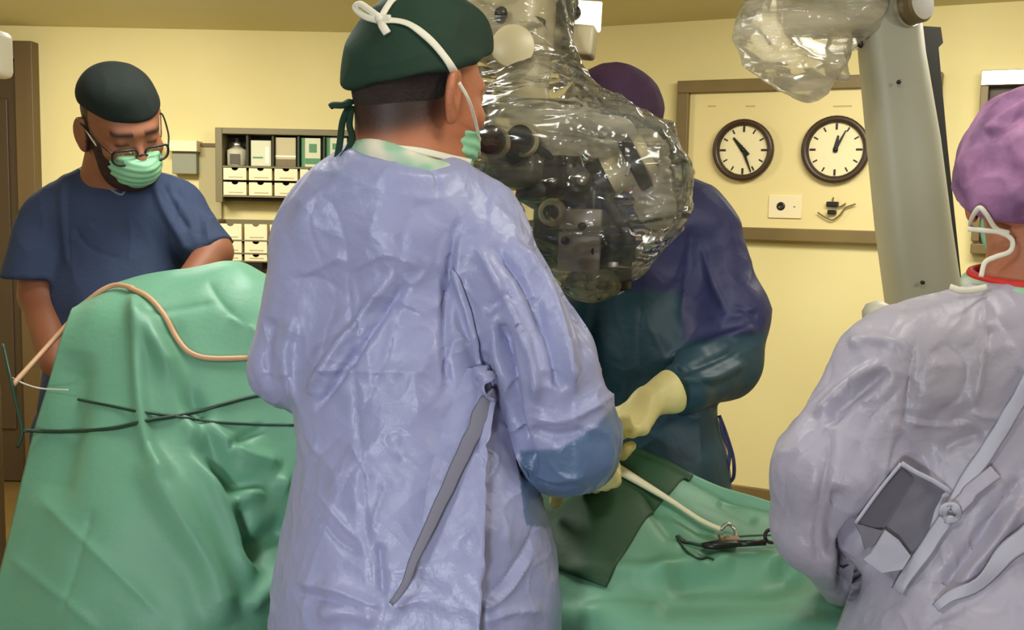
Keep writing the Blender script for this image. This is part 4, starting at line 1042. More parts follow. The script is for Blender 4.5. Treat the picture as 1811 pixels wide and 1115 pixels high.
# ===== bespectacled man on the left ====================================
D3 = 2.62
base = P(215, 900, D3+.02); base[2] = 0
lm = thing('person', 'person in navy short-sleeved scrubs, glasses, dark cap and green mask, looking down', 'person', base)
H3 = Head(P(216, 220, 2.50), (.60, -.66, -.46), (.02, -.35, 1), 1.08)
body = H3.prims(P(195, 340, D3), .062)
body += [pc((110, 365, D3, 34), (310, 365, D3, 36), k=.05), pc((212, 410, D3, 86), (215, 560, D3, 92), .66, k=.07), pc((215, 560, D3, 92), (215, 700, D3, 100), .78, k=.07),
         pc((72, 400, D3, 42), (72, 520, D3-.02, 36)), pc((72, 525, D3-.02, 35), (98, 640, 2.47, 27), k=.02),
         pc((325, 380, D3, 36), (378, 445, D3-.05, 32)), pc((378, 447, D3-.05, 31), (318, 520, 2.44, 23), k=.02)]
body += legs(base, (0, -1, 0), .1)
w3 = P(100, 645, 2.46); body += hand(w3, (.5, -.1, -.8), np.array((.6, .2, -.2)), 1, .4)
w4 = P(316, 522, 2.43); body += hand(w4, (-.6, -.05, -.5), np.array((-.3, .4, -.8)), -1, .4)
V, Fq = sdf_mesh(body, (-1.45, 2.2, 0), (-.5, 2.95, 1.95), .0040); V = smooth_mesh(V, Fq, 1, .4)
b3 = obj('body', (V, Fq), MT['skindark'], lm); bvh3 = bvh_of(V, Fq)
q = (V-H3.c)@H3.R/H3.s
brow = np.exp(-((q[:, 2]-.022+.0*q[:, 0])/.006)**2)*(np.abs(q[:, 0]) > .012)*(np.abs(q[:, 0]) < .052)*(q[:, 1] > .05)
lid = np.exp(-((q[:, 2]+.003)/.003)**2)*(np.abs(np.abs(q[:, 0])-.032) < .013)*(q[:, 1] > .06)
set_mask(b3, np.clip(brow+lid*.8+((q[:, 2] > -.05) & (q[:, 2] < .06) & (q[:, 1] < .01) & (np.abs(q[:, 0]) < .080))*1.0, 0, 1))
# beard
bp = [H3.e((0, .030, -.038), (.069, .072, .087)), H3.e((0, .047, -.09), (.053, .049, .038), .03), plane(H3.w(0, .0, -.012), -H3.u+H3.f*-.12, .008), plane(H3.w(0, -.006, 0), H3.f*1+H3.u*-.05, .01),
      ('s', H3.e((0, .10, -.02), (.045, .05, .045))[1], .01)]
V, Fq = sdf_mesh(bp, H3.c-.19, H3.c+.19, .003); N = vnormals(V, Fq); V = V+N*(ridged(V*60)*.0015)[:, None]
obj('beard', (V, Fq), MT['beard'], lm)
cp = [H3.e((0, -.014, .040), (.0815, .100, .084)), H3.e((0, -.04, .02), (.076, .074, .068), .03), H3.e((.016, .0, .082), (.062, .068, .046), .03), plane(H3.w(0, .08, .044), H3.u+H3.f*.12, .006)]
V, Fq = sdf_mesh(cp, H3.c-.2, H3.c+.2, .003); N = vnormals(V, Fq); V = V+N*(ridged(V*14)*.003+noise(V*9)*.004)[:, None]
obj('cap', (V, Fq), MT['capblack'], lm)
mk = [H3.e((0, .056, -.055), (.058, .074, .058)), H3.e((0, .07, -.035), (.03, .068, .035), .03), plane(H3.w(0, .060, 0), H3.f, .01), plane(H3.w(0, .0, -.022), -H3.u+H3.f*-.05, .008)]
V, Fq = sdf_mesh(mk, H3.c-.19, H3.c+.19, .0028); qq = (V-H3.c)@H3.u; V = V+vnormals(V, Fq)*(np.sin(qq*380)*.0014)[:, None]
obj('mask', (V, Fq), MT['maskgreen'], lm)
for s in (-1, 1):
    obj('ear_loop', G().tube(spline([H3.w(s*.056, .060, -.035), H3.w(s*.070, .03, -.020), H3.w(s*.082, .0, .010), H3.w(s*.088, -.015, .020)], 5), .0018, 6).vf, MT['tape'], lm)
# glasses, slid down the nose
gl = obj('glasses', G().tube([H3.w(-.009, .120, -.016), H3.w(0, .122, -.012), H3.w(.009, .120, -.016)], .0022*1.1, 8).vf, MT['black'], lm)
for s in (-1, 1):
    c = np.array([s*.034, .112, -.020]); pts = []
    for k in range(25):
        a = 2*math.pi*k/24; cx_, sz_ = math.cos(a), math.sin(a)
        pts.append(H3.w(c[0]+.026*np.sign(cx_)*abs(cx_)**.6, c[1]-abs(cx_)*.003-.006*(s*cx_ > 0)*cx_*s, c[2]+.017*np.sign(sz_)*abs(sz_)**.7))
    obj('lens_rim', G().tube(pts, .0028, 8, cap=False).vf, MT['black'], gl)
    obj('lens', G().prism(pts[:-1], H3.f, .001).vf, MT['glass'], gl)
    obj('temple', G().tube(spline([H3.w(s*.060, .104, -.010), H3.w(s*.074, .07, .0), H3.w(s*.086, .01, .014), H3.w(s*.084, -.02, .006)], 5), .0021, 8).vf, MT['black'], gl)
# scrub top
gw = [pc((118, 372, D3, 44), (300, 368, D3, 46), .95, k=.05), pc((118, 372, D3, 44), (180, 318, D3, 30), k=.05), pc((300, 368, D3, 44), (235, 322, D3, 30), k=.05),
      pc((212, 415, D3, 104), (215, 560, D3, 112), .72, k=.07), pc((215, 560, D3, 112), (215, 720, D3, 140), .82, k=.07)]
sl1 = [pc((88, 390, D3, 50), (66, 505, D3-.01, 58), k=.04)]; sl2 = [pc((305, 372, D3, 46), (385, 462, D3-.05, 44), k=.04)]
gw += [cut(sl1, P(66, 487, D3), (0, 0, 1)), cut(sl2, P(378, 446, D3-.05), P(300, 360, D3)-P(385, 462, D3-.05))]
gw += [('s', cone(P(200, 262, D3-.06), P(206, 300, D3-.07), .062, .050, k=.01)[1], .012), ('s', cone(P(210, 312, D3-.12), P(214, 336, D3-.14), .03, .008, k=.01)[1], .01), plane((0, 0, .82), (0, 0, 1))]
V, Fq = cloth_mesh(gw, (-1.5, 2.2, .78), (-.4, 3.1, 1.62), .0040, [('n', 7, .012, (1, 1, .7)), ('r', 8, .006, (1, 1, .6)), ('c', 7, .005, (1, 1, .5))],
   [('r', 8, 9, [(270, 320), (290, 370), (320, 420), (335, 450)]), ('r', 7, -8, [(285, 320), (310, 370), (335, 410)]), ('r', 9, 7, [(115, 300), (112, 360), (118, 430), (125, 480)]), ('s', 6, -6, [(118, 320), (120, 400), (128, 480)]),
    ('s', 6, 5, [(120, 430), (150, 410), (165, 395)]), ('s', 6, 4, [(225, 370), (232, 420), (228, 470)]), ('r', 9, -6, [(300, 330), (345, 370), (355, 430)]), ('s', 6, -4, [(130, 400), (160, 440), (220, 460)])], sm=1)
o = obj('scrub_top', (V, Fq), MT['scrub'], lm); bvs = bvh_of(V, Fq)
def legcloth(hipc, f, m, parent, top=1.0, spread=.1, r0=.11, r1=.085):
    f = nrm((f[0], f[1], 0)); r = np.cross(f, (0, 0, 1)); L = [cone((hipc[0]-.08, hipc[1], .93), (hipc[0]+.08, hipc[1], .93), .115, .115, k=.05)]
    for s in (-1, 1):
        h = np.array([hipc[0], hipc[1], .9])+r*s*spread; an = np.array([hipc[0], hipc[1], .12])+r*s*spread*1.1
        L.append(cone(h, an, r0, r1, k=.03))
    L.append(plane((0, 0, .12), (0, 0, 1)))
    V, Fq = sdf_mesh(L, (hipc[0]-.35, hipc[1]-.25, .05), (hipc[0]+.35, hipc[1]+.25, 1.1), .008)
    return obj('scrub_trousers', (V, Fq), m, parent)
legcloth(base, (0, -1, 0), MT['scrub'], lm)
obj('neck_trim', surf_strip(bvs, [(128, 292), (150, 305), (180, 325), (212, 345), (222, 338), (240, 322)], .006, .002, .0015, 5).vf, mat('neck_trim', lin(120, 128, 140), .7), lm)

# ===== nurse at the right edge =========================================
D4 = 1.52
base = P(1790, 1100, D4); base[2] = 0
ng = thing('person', 'person in a grey lavender gown and lilac cap, back turned, at the right edge', 'person', base)
H4 = Head(P(1828, 328, 1.54), (.30, 1, -.12), (0, .05, 1), 1.0)
body = H4.prims(P(1805, 525, 1.53), .052)
body += [pc((1600, 640, 1.54, 60), (2010, 640, 1.54, 60), .9, k=.06), pc((1800, 700, 1.54, 150), (1780, 1000, 1.54, 130), .62, k=.08), pc((1780, 1000, 1.54, 130), (1790, 1300, 1.54, 170), .7, k=.08),
         pc((1560, 660, 1.54, 60), (1430, 880, 1.55, 50)), pc((1430, 885, 1.55, 48), (1490, 1010, 1.78, 32), k=.02),
         pc((2040, 660, 1.54, 60), (2100, 900, 1.56, 50)), pc((2100, 905, 1.56, 48), (2000, 1000, 1.8, 32), k=.02)]
body += legs(base, (0, 1, 0), .09)
w5 = P(1492, 1014, 1.80); body += hand(w5, (.3, .6, -.2), np.array((0, -.3, -1.)), -1, .5)
w6 = P(1998, 1004, 1.82); body += hand(w6, (-.3, .6, -.2), np.array((0, -.3, -1.)), 1, .5)
V, Fq = sdf_mesh(body, (.25, 1.2, 0), (1.1, 2.1, 1.85), .0045); V = smooth_mesh(V, Fq, 1, .4)
o = obj('body', (V, Fq), MT['skin'], ng); bvn = bvh_of(V, Fq)
q = (V-H4.c)@H4.R/H4.s; set_mask(o, ((q[:, 2] > -.05) & (q[:, 1] < .01) & (np.abs(q[:, 0]) < .079))*.9)
cp = [H4.e((-.01, -.018, .032), (.090, .112, .092)), H4.e((-.01, -.05, .0), (.088, .080, .078), .04), H4.e((.0, -.05, .06), (.07, .07, .06), .03), plane(H4.w(0, -.08, -.052), H4.u-H4.f*.35, .014)]
V, Fq = sdf_mesh(cp, H4.c-.22, H4.c+.22, .0034); N = vnormals(V, Fq); V = V+N*(ridged(V*12)*.006+noise(V*9)*.006+ridged(V*30)*.003)[:, None]
V = folds(V, vnormals(V, Fq), [('r', 9, -8, [(1745, 250), (1780, 220), (1830, 190)]), ('r', 8, 6, [(1740, 235), (1775, 205), (1830, 172)])])
obj('cap', (V, Fq), MT['caplilac'], ng)
mk = [H4.e((0, .052, -.055), (.062, .072, .066)), plane(H4.w(0, .045, 0), H4.f, .008), plane(H4.w(0, 0, -.012), -H4.u, .008)]
V, Fq = sdf_mesh(mk, H4.c-.19, H4.c+.19, .0035); obj('mask', (V, Fq), MT['maskgreen'], ng)
obj('mask_tie', tape([P(1728, 408, 1.50), P(1716, 398, 1.48), P(1722, 380, 1.46), P(1733, 368, 1.45), P(1745, 380, 1.45), P(1762, 405, 1.46), P(1785, 412, 1.46)], .007, .0015, up=-_F).vf, MT['tape'], ng)
obj('mask_tie', tape([P(1712, 405, 1.47), P(1740, 408, 1.46), P(1770, 412, 1.46), P(1790, 425, 1.46), P(1786, 445, 1.46), P(1760, 455, 1.46), P(1742, 465, 1.46), P(1735, 490, 1.46)], .007, .0015, up=-_F).vf, MT['tape'], ng)
def ringv(c, rx, ry, tilt=0, n=36): return [c+np.array([rx*math.cos(2*math.pi*k/n), ry*math.sin(2*math.pi*k/n), tilt*math.sin(2*math.pi*k/n)]) for k in range(n+1)]
obj('collar', G().tube(ringv(P(1812, 508, 1.53), .074, .074, .01), .013, 8, cap=False).vf, MT['collar'], ng)
obj('collar_trim', G().tube(ringv(P(1812, 490, 1.53), .071, .070, .01), .0065, 8, cap=False).vf, MT['red'], ng)
obj('neck_tie', tape([P(1680, 508, 1.44), P(1700, 514, 1.44), P(1722, 513, 1.45), P(1745, 508, 1.46)], .009, .0016, up=-_F).vf, MT['tape'], ng)
gw = [pc((1640, 640, D4, 95), (1960, 640, D4, 95), .8, k=.06), pc((1600, 650, D4, 85), (1760, 585, D4, 60), k=.07), pc((1990, 645, D4, 85), (1860, 585, D4, 60), k=.07),
      pc((1790, 720, D4, 185), (1770, 960, D4, 190), .66, k=.08), pc((1770, 960, D4, 190), (1780, 1300, D4, 300), .78, k=.08), pc((1780, 1200, D4, 290), (1780, 1800, D4, 310), .8, k=.06),
      pc((1562, 670, D4, 92), (1478, 830, D4, 92), k=.05), pc((1478, 840, D4, 93), (1457, 930, D4+.02, 80), k=.04), pc((1457, 935, D4+.02, 76), (1494, 1015, 1.76, 48), k=.02),
      pc((2030, 670, D4, 90), (2100, 880, D4, 85), k=.05), pc((2100, 900, D4+.02, 78), (2000, 1000, 1.78, 48), k=.02),
      ('s', cone(P(1812, 440, 1.53), P(1812, 470, 1.53), .064, .064, k=.01)[1], .012), plane((0, 0, .32), (0, 0, 1))]
V, Fq = cloth_mesh(gw, (.2, 1.1, .28), (1.2, 2.0, 1.5), .0038, [('n', 5, .014, (1, 1, .6)), ('r', 6, .006, (1, 1, .6)), ('r', 13, .003, (1, 1, .7)), ('c', 7, .006, (1, 1, .8)), ('c', 12, -.005, (1, 1, .5)), ('c', 17, .004, (1, 1, 1))],
   [('s', 6, -9, [(1618, 590), (1608, 680), (1600, 760)]), ('s', 6, 9, [(1740, 530), (1738, 620), (1725, 720)]), ('s', 5, 6, [(1600, 745), (1650, 752), (1720, 750)]), ('s', 6, 5, [(1550, 700), (1500, 720), (1440, 760)]),
    ('r', 10, 11, [(1560, 640), (1500, 680), (1440, 740)]), ('r', 10, -11, [(1570, 655), (1515, 700), (1460, 755)]),
    ('s', 7, -8, [(1470, 770), (1455, 860), (1440, 940), (1450, 1010)]), ('r', 18, -14, [(1490, 860), (1470, 930), (1480, 990)]),
    ('r', 13, -50, [(1530, 920), (1505, 960), (1500, 1010), (1495, 1060)]),
    ('r', 14, -14, [(1811, 840), (1740, 940), (1650, 1060)]), ('r', 12, 12, [(1811, 880), (1760, 960), (1690, 1050)]),
    ('r', 10, 8, [(1600, 610), (1540, 600), (1500, 610)]), ('s', 6, 4, [(1590, 730), (1570, 800), (1560, 860)]), ('s', 6, -4, [(1620, 740), (1660, 750), (1700, 745)]),
    ('s', 6, 5, [(1720, 730), (1760, 740), (1800, 735)]), ('r', 12, -8, [(1660, 800), (1700, 780), (1740, 770)])], sm=1)
ngo = obj('gown', (V, Fq), MT['gowngrey'], ng); bvg4 = bvh_of(V, Fq); px, py = proj(V)
set_mask(ngo, np.clip(noise(V*4+2)*1.2, 0, .5))
# turned-back flap of the gown with its pale hem, and the tape ties
MT['flapgrey'] = mat('gown_flap_grey', lin(118, 116, 128), .45, lin(106, 104, 114), 5, crinkle=.2, cscale=14)
def dep(x, y): 
    h_, _ = hit(bvg4, x, y, 0); return (h_-CAM)@_F
dA = min(dep(1640, 900), dep(1600, 860), dep(1570, 960))-.006
def sheet(name, pts, m, th=.003, bow=.0):
    poly = [P(x, y, dA+o_) for x, y, o_ in pts]; return obj(name, G().prism(poly, _F, th).vf, m, ng, False)
sheet('gown_flap', [(1597, 822, 0), (1640, 846, -.002), (1683, 874, 0), (1676, 905, 0), (1662, 935, .002), (1628, 968, .004), (1592, 992, .004), (1560, 962, .004), (1545, 935, .004), (1514, 926, .004), (1552, 872, .002)], MT['flapgrey'])
sheet('flap_band', [(1597, 828, -.004), (1615, 846, -.004), (1590, 885, -.004), (1562, 932, -.003), (1540, 936, -.003), (1517, 924, -.003), (1554, 874, -.004)], mat('band_dark', lin(88, 85, 98), .6), .002)
sheet('pocket_corner', [(1566, 938, -.012), (1590, 956, -.012), (1611, 984, -.010), (1596, 1008, -.010), (1560, 1014, -.010), (1527, 990, -.010), (1540, 980, -.011), (1552, 962, -.012)], MT['strap'], .004)
sheet('pocket_corner', [(1513, 928, -.009), (1540, 934, -.009), (1562, 940, -.009), (1546, 964, -.009), (1530, 972, -.009), (1524, 950, -.009)], MT['flapgrey'], .003)
obj('flap_hem', G().tube([P(x, y, dA-.006) for x, y in spline([(1594, 820), (1620, 836), (1650, 851), (1686, 874)], 5)], [.0035]*16, 8, flat=.5, up=-_F).vf, MT['strap'], ng)
obj('flap_hem', G().tube([P(x, y, dA-.006) for x, y in spline([(1594, 820), (1555, 868), (1513, 926)], 6)], .0025, 8, flat=.6, up=-_F).vf, MT['strap'], ng)
obj('gown_tie', surf_strip(bvg4, [(1830, 640), (1790, 720), (1745, 800), (1705, 865), (1672, 925), (1640, 975), (1596, 1045)], .020, .010, .0012, 8, 1.4).vf, MT['strap'], ng)
obj('gown_tie', surf_strip(bvg4, [(1760, 838), (1735, 858), (1710, 882), (1690, 905)], .020, .012, .0012, 8, 1.4).vf, MT['gowngrey'], ng)
obj('gown_tie', surf_strip(bvg4, [(1840, 920), (1790, 970), (1730, 1020), (1660, 1080)], (.034, .012), .014, .0012, 8, 1.4).vf, MT['strap'], ng)
g = G(); q, nn = hit(bvg4, 1684, 910, .022)
for k in range(3):
    a = k*2.1; g.tube([q+.012*np.array([math.cos(t+a), 0, math.sin(t+a)])*(.6+.2*k)+nn*.004*math.sin(3*t) for t in np.linspace(0, 5.5, 14)], .0035, 6)
obj('tie_knot', g.vf, MT['strap'], ng)
#%%SCOPE
# ------------------------------------------------------------------ operating microscope
DM = 2.02
def rbasis(fwd, up=(0, 0, 1)):
    f = nrm(fwd); u = np.asarray(up, float); u = nrm(u-f*(u@f)); r = np.cross(f, u); return np.stack([r, f, u], 1)
base = P(1000, 420, DM)
ms = thing('surgical_microscope', 'surgical microscope head with cream and black parts inside a clear plastic bag', 'microscope', base)
def barrel(name, a, b, prof, m, parent=ms, n=28):
    A_, B_ = np.asarray(a), np.asarray(b); L = np.linalg.norm(B_-A_)
    return obj(name, G().lathe(A_, B_-A_, [(t*L, r) for t, r in prof], n).vf, m, parent, auto=35)
# head housing
hc = P(1012, 400, DM)
Rm = rbasis(-_F*1+_R*-.35)
obj('housing', G().box(hc, (.125, .13, .16), Rm, .022, 4).vf, MT['black'], ms, auto=40)
obj('housing_top', G().box(P(985, 320, DM), (.10, .11, .07), Rm, .018, 4).vf, MT['black'], ms, auto=40)
obj('front_plate', G().box(P(1025, 425, DM-.07), (.080, .012, .115), Rm, .005, 2).vf, mat('scope_plate', lin(176, 166, 150), .25), ms, auto=40)
kc = P(976, 376, DM-.075); kd = -_F+_R*-.1+_U*-.1
obj('focus_knob', G().lathe(kc, -kd, [(-.03, .020), (-.026, .023), (0, .023), (.012, .026)], 28).vf, MT['scope'], ms, auto=35)
obj('focus_lens', G().lathe(kc-nrm(kd)*-.030, -kd, [(0, .0145), (.003, .0145)], 24).vf, MT['lens'], ms)
for x, y in ((1030, 400), (1000, 425), (1052, 445)):
    obj('screw_knob', G().lathe(P(x, y, DM-.085), _F, [(0, .007), (.012, .008)], 14).vf, MT['black'], ms)
obj('objective', G().lathe(P(1088, 415, DM-.01), _F*0+np.array([0, 0, -1.]), [(0, .036), (.02, .040), (.06, .040), (.065, .034), (.10, .034), (.104, .028)], 30).vf, MT['black'], ms, auto=35)
obj('objective_ring', G().lathe(P(1088, 462, DM-.01), (0, 0, -1.), [(0, .042), (.010, .042)], 30).vf, MT['metal'], ms, auto=35)
# main eyepieces, pointing at the surgeon's eyes
ed = nrm(P(862, 246, 1.80)-P(930, 290, 1.98))
for (x, y, d, rr) in ((866, 247, 1.83, .0225), (918, 245, 1.90, .0225)):
    tip = P(x, y, d); root = tip-ed*.15
    barrel('eyepiece', root, tip, [(0, .017), (.45, .018), (.5, rr), (.78, rr), (.80, rr*.93), (.9, rr*1.05), (1, rr*1.12)], MT['black'])
    barrel('eyepiece_ring', tip-ed*.030, tip-ed*.018, [(0, rr*1.22), (1, rr*1.22)], MT['scope'])
    barrel('eyepiece_lens', tip-ed*.001, tip+ed*.002, [(0, rr*.86), (1, rr*.86)], MT['lens'])
obj('binocular_block', G().box(P(912, 300, 1.98), (.10, .08, .07), rbasis(ed), .018, 3).vf, MT['scopegrey'], ms, auto=40)
obj('binocular_arm', G().tube([P(930, 330, 1.98), P(960, 350, 2.0), P(985, 350, 2.02)], [.03, .028, .03], 16).vf, MT['softblack'], ms)
# side barrel with black bands on the right
ba, bb = P(1048, 325, DM-.02), P(1150, 272, DM-.04)
barrel('side_barrel', ba, bb, [(0, .030), (.25, .030), (.26, .036), (.62, .036), (.64, .044), (1, .044)], MT['scope'])
bx_ = nrm(bb-ba); LB = np.linalg.norm(bb-ba)
for t0, t1, r in ((.02, .26, .040), (.62, .84, .060)):
    barrel('black_band', ba+bx_*LB*t0, ba+bx_*LB*t1, [(0, r*.92), (.12, r), (.88, r), (1, r*.92)], MT['black'])
obj('metal_clip', G().box(ba+bx_*LB*.60-_F*.055, (.006, .01, .055), rbasis(-_F, (.25, 0, 1)), .002).vf, MT['metal'], ms, False)
obj('latch', G().box(P(1093, 238, DM-.03), (.022, .02, .024), rbasis(_F, (.4, 0, 1)), .004).vf, MT['black'], ms, False)
obj('bracket', G().tube([P(1020, 350, DM), P(1010, 300, DM+.03), P(1000, 260, DM+.05), P(960, 200, DM+.10)], [.03, .028, .026, .035], 16).vf, MT['scopegrey'], ms)
obj('handle_grip', G().tube(spline([P(1068, 350, DM-.04), P(1090, 380, DM-.05), P(1112, 420, DM-.06), P(1105, 470, DM-.05)], 5), .013, 14).vf, MT['softblack'], ms)
obj('video_port', G().lathe(P(1022, 330, DM-.06), -_F+_U*.3, [(0, .024), (.03, .024), (.034, .018), (.05, .018)], 24).vf, MT['black'], ms, auto=35)
obj('video_ring', G().lathe(P(1030, 318, DM-.11), -_F+_U*.3, [(0, .011), (.008, .012)], 20).vf, MT['metal'], ms)
# suspension arm above
obj('arm_joint', G().box(P(905, 40, 2.12), (.16, .14, .17), Rm, .045, 5).vf, MT['scope'], ms, auto=50)
obj('arm_disc', G().lathe(P(907, 88, 2.03), _F, [(-.035, .028), (-.03, .040), (.0, .042), (.05, .045)], 36).vf, MT['scope'], ms, auto=50)
obj('yellow_sticker', G().box(P(902, 54, 2.03), (.032, .006, .012), None, .002).vf, MT['yellow'], ms, False)
obj('joint_bolt', G().lathe(P(886, 24, 2.03), _F, [(-.012, .007), (-.008, .012), (.03, .013)], 20).vf, MT['black'], ms)
obj('arm_neck', G().tube(spline([P(925, 120, 2.13), P(930, 170, 2.12), P(945, 220, 2.10), P(960, 270, 2.08)], 5), [.06, .055, .052, .05, .047]+[.045]*11, 24).vf, MT['scope'], ms)
obj('arm_beam', G().tube([P(905, 20, 2.14), P(880, -80, 2.25), P(1000, -260, 2.5)], [.085, .08, .07], 20).vf, MT['scope'], ms)
obj('control_box', G().box(P(1018, 74, 2.20), (.082, .06, .062), rbasis(_F+_R*.2, (.1, 0, 1)), .008, 3).vf, MT['scope'], ms, auto=40)
for y in (68, 84): obj('box_slot', G().box(P(1002, y, 2.165), (.022, .004, .007), None, .001).vf, MT['black'], ms, False)
obj('box_bracket', G().tube([P(960, 60, 2.14), P(1000, 60, 2.2)], .02, 14).vf, MT['scope'], ms)
obj('camera_knob', G().tube([P(1000, 12, 2.18), P(1012, 22, 2.15), P(992, 36, 2.13)], [.022, .018, .012], 14).vf, MT['black'], ms)
# lamp panel on the ceiling behind, seen beside the arm
t = obj('light_panel', G().box(P(1026, 28, 2.9), (.115, .02, .08), rbasis(_F, (.04, 0, 1)), .004).vf, mat('lit_panel', (.9, .9, .85), .5, emit=(1, .97, .88, 1.3)))
tag(t, 'small bright white lit panel beside the microscope arm at the top', 'light panel')
# clear bag
bag = [ell(P(1015, 325, DM), (.165, .13, .140), rbasis(_F, nrm(_U)), .06), ell(P(925, 270, 1.97), (.10, .13, .09), rbasis(_F, _U), .06), ell(P(1120, 320, DM), (.088, .11, .118), rbasis(_F, _U), .06),
       ell(P(1055, 440, DM), (.078, .10, .078), rbasis(_F, _U), .05), cone(P(930, 150, 2.12), P(975, 250, 2.05), .075, .13, k=.08), cone(P(905, 30, 2.14), P(930, 150, 2.12), .115, .08, k=.06)]
V, Fq = sdf_mesh(bag, P(1000, 557, 2.0)-np.array([.35, .45, .1]), P(1000, 557, 2.0)+np.array([.35, .4, .85]), .0046)
N = vnormals(V, Fq); V = V+N*(ridged(V*np.array([6, 6, 9])+1)*.018+ridged(V*16, 1.0)*.009+ridged(V*34, 1.0)*.003+noise(V*5)*.03)[:, None]
bg = obj('plastic_bag', (V, Fq), MT['film'], ms, label='clear crinkled plastic bag')
# crumpled tail below
c = P(1050, 502, DM-.03); V, Fq = sdf_mesh([ell(c, (.045, .03, .022), None)], c-.07, c+.07, .0026); N = vnormals(V, Fq); V = V+N*(ridged(V*45, 1.2)*.010)[:, None]
obj('bag_tail', (V, Fq), MT['film2'], ms)
for prm in ([cone(P(1140, 268, DM-.02), P(1160, 370, DM-.02), .036, .030, k=.02)], [cone(P(895, 205, 1.98), P(1000, 225, 1.96), .028, .042, k=.02), cone(P(1000, 225, 1.96), P(1090, 245, DM-.04), .042, .032, k=.02)],):
    V, Fq = sdf_mesh(prm, P(1030, 330, 1.95)-.3, P(1030, 330, 1.95)+.3, .0035); N = vnormals(V, Fq); V = V+N*(ridged(V*np.array([14, 14, 50]), 1.)*.010+noise(V*14)*.006)[:, None]
    obj('bag_fold', (V, Fq), MT['film2'], ms)

# ------------------------------------------------------------------ stand column on the right
DC = 2.9
base = P(1640, 557, DC); base[2] = 0
cl = thing('microscope_stand', 'thick grey stand column with a black-edged back and a horizontal arm', 'stand', base)
def colsec(px, py, wpx, d=DC): return P(px, py, d), wpx*d/FPX
secs = [((1560, -120), 96), ((1568, 0), 100), ((1577, 100), 104), ((1597, 250), 114), ((1614, 400), 118), ((1634, 540), 120), ((1664, 760), 126), ((1696, 1000), 130)]
Vv = []; n = 20
for (cx_, cy_), wp_ in secs:
    c, w_ = colsec(cx_, cy_, wp_)
    for k in range(n):
        a = 2*math.pi*k/n; ca, sa = math.cos(a), math.sin(a)
        Vv.append(c+_R*(w_/2*np.sign(ca)*abs(ca)**.5)+_F*(w_*.45*np.sign(sa)*abs(sa)**.5))
Fz = [(i*n+k, i*n+(k+1) % n, (i+1)*n+(k+1) % n, (i+1)*n+k) for i in range(len(secs)-1) for k in range(n)]+[tuple(range(n)), tuple(range((len(secs)-1)*n, len(secs)*n))[::-1]]
obj('column', (np.array(Vv), Fz), MT['column'], cl, auto=50)
bp_ = [P(1632, 46, DC+.05), P(1664, 48, DC+.05), P(1668, 76, DC+.05), P(1660, 84, DC+.05), P(1676, 260, DC+.05), P(1701, 500, DC+.05), P(1712, 660, DC+.05), P(1690, 660, DC+.05), P(1668, 420, DC+.05), P(1640, 240, DC+.05), P(1622, 60, DC+.05)]
obj('black_back', G().prism(bp_, _F, .10).vf, MT['softblack'], cl, False)
obj('arm', G().box(P(1490, 20, DC), (.30, .14, .12), rbasis(_F, _U), .03, 4).vf, MT['column'], cl, auto=50)
obj('arm_elbow', G().tube(spline([P(1440, 30, DC), P(1520, 28, DC), P(1560, 45, DC), P(1580, 90, DC)], 4), [.06]*13, 20).vf, MT['column'], cl)
obj('joint_cap', G().lathe(P(1612, 10, DC-.08), -_F+_R*.6, [(0, .05), (.03, .05), (.036, .044)], 28).vf, mat('joint_olive', lin(112, 98, 62), .35), cl, auto=35)
obj('joint_ring', G().lathe(P(1607, 10, DC-.08), -_F+_R*.6, [(-.004, .055), (.006, .055)], 28).vf, MT['metal'], cl, auto=35)
obj('black_hook', G().tube(spline([P(1507, 58, DC-.05), P(1514, 60, DC-.05), P(1519, 68, DC-.05), P(1523, 85, DC-.05)], 4), [.004]+[.008]*11+[.003], 10).vf, MT['black'], cl)
for x, y in ((1590, 145), (1632, 500)):
    obj('column_screw', G().lathe(P(x, y, DC-.102), -_F, [(-.004, .006), (.003, .005)], 12).vf, MT['black'], cl)
g = G().box(np.array([base[0]+.03, base[1], .12]), (.55, .6, .14), None, .04, 3)
g.tube([np.array([base[0]+.05, base[1], .15]), P(1680, 1000, DC)], [.14, .10], 20)
for sx in (-1, 1):
    for sy in (-1, 1): g.lathe((base[0]+.03+sx*.22, base[1]+sy*.24, .035), (1, 0, 0), [(-.02, .035), (.02, .035)], 16)
obj('stand_base', g.vf, MT['column'], cl, auto=40)
# loose plastic sleeve hanging on the arm
sl = [ell(P(1400, 60, DC-.05), (.135, .08, .11), rbasis(_F, _U), .05), ell(P(1425, 110, DC-.05), (.065, .06, .085), rbasis(_F, _U), .05), ell(P(1480, 20, DC), (.13, .11, .09), rbasis(_F, _U), .05)]
V, Fq = sdf_mesh(sl, P(1420, 40, DC)-.35, P(1420, 40, DC)+.35, .006); N = vnormals(V, Fq); V = V+N*(ridged(V*6+2)*.016+ridged(V*15, 1.)*.010+noise(V*5)*.02)[:, None]
o = obj('plastic_sleeve', (V, Fq), MT['film2']); tag(o, 'milky clear plastic sleeve bunched over the horizontal arm above the clocks', 'plastic cover')
sl = [cone(P(1485, 75, DC-.05), P(1478, 120, DC-.05), .03, .02, k=.02), cone(P(1478, 120, DC-.05), P(1492, 135, DC-.05), .022, .012, k=.02)]
V, Fq = sdf_mesh(sl, P(1480, 100, DC)-.2, P(1480, 100, DC)+.2, .004); N = vnormals(V, Fq); V = V+N*(ridged(V*25, 1.)*.008)[:, None]
o = obj('plastic_strip', (V, Fq), MT['film2']); tag(o, 'short twisted plastic strip dangling between sleeve and grey column', 'plastic cover')
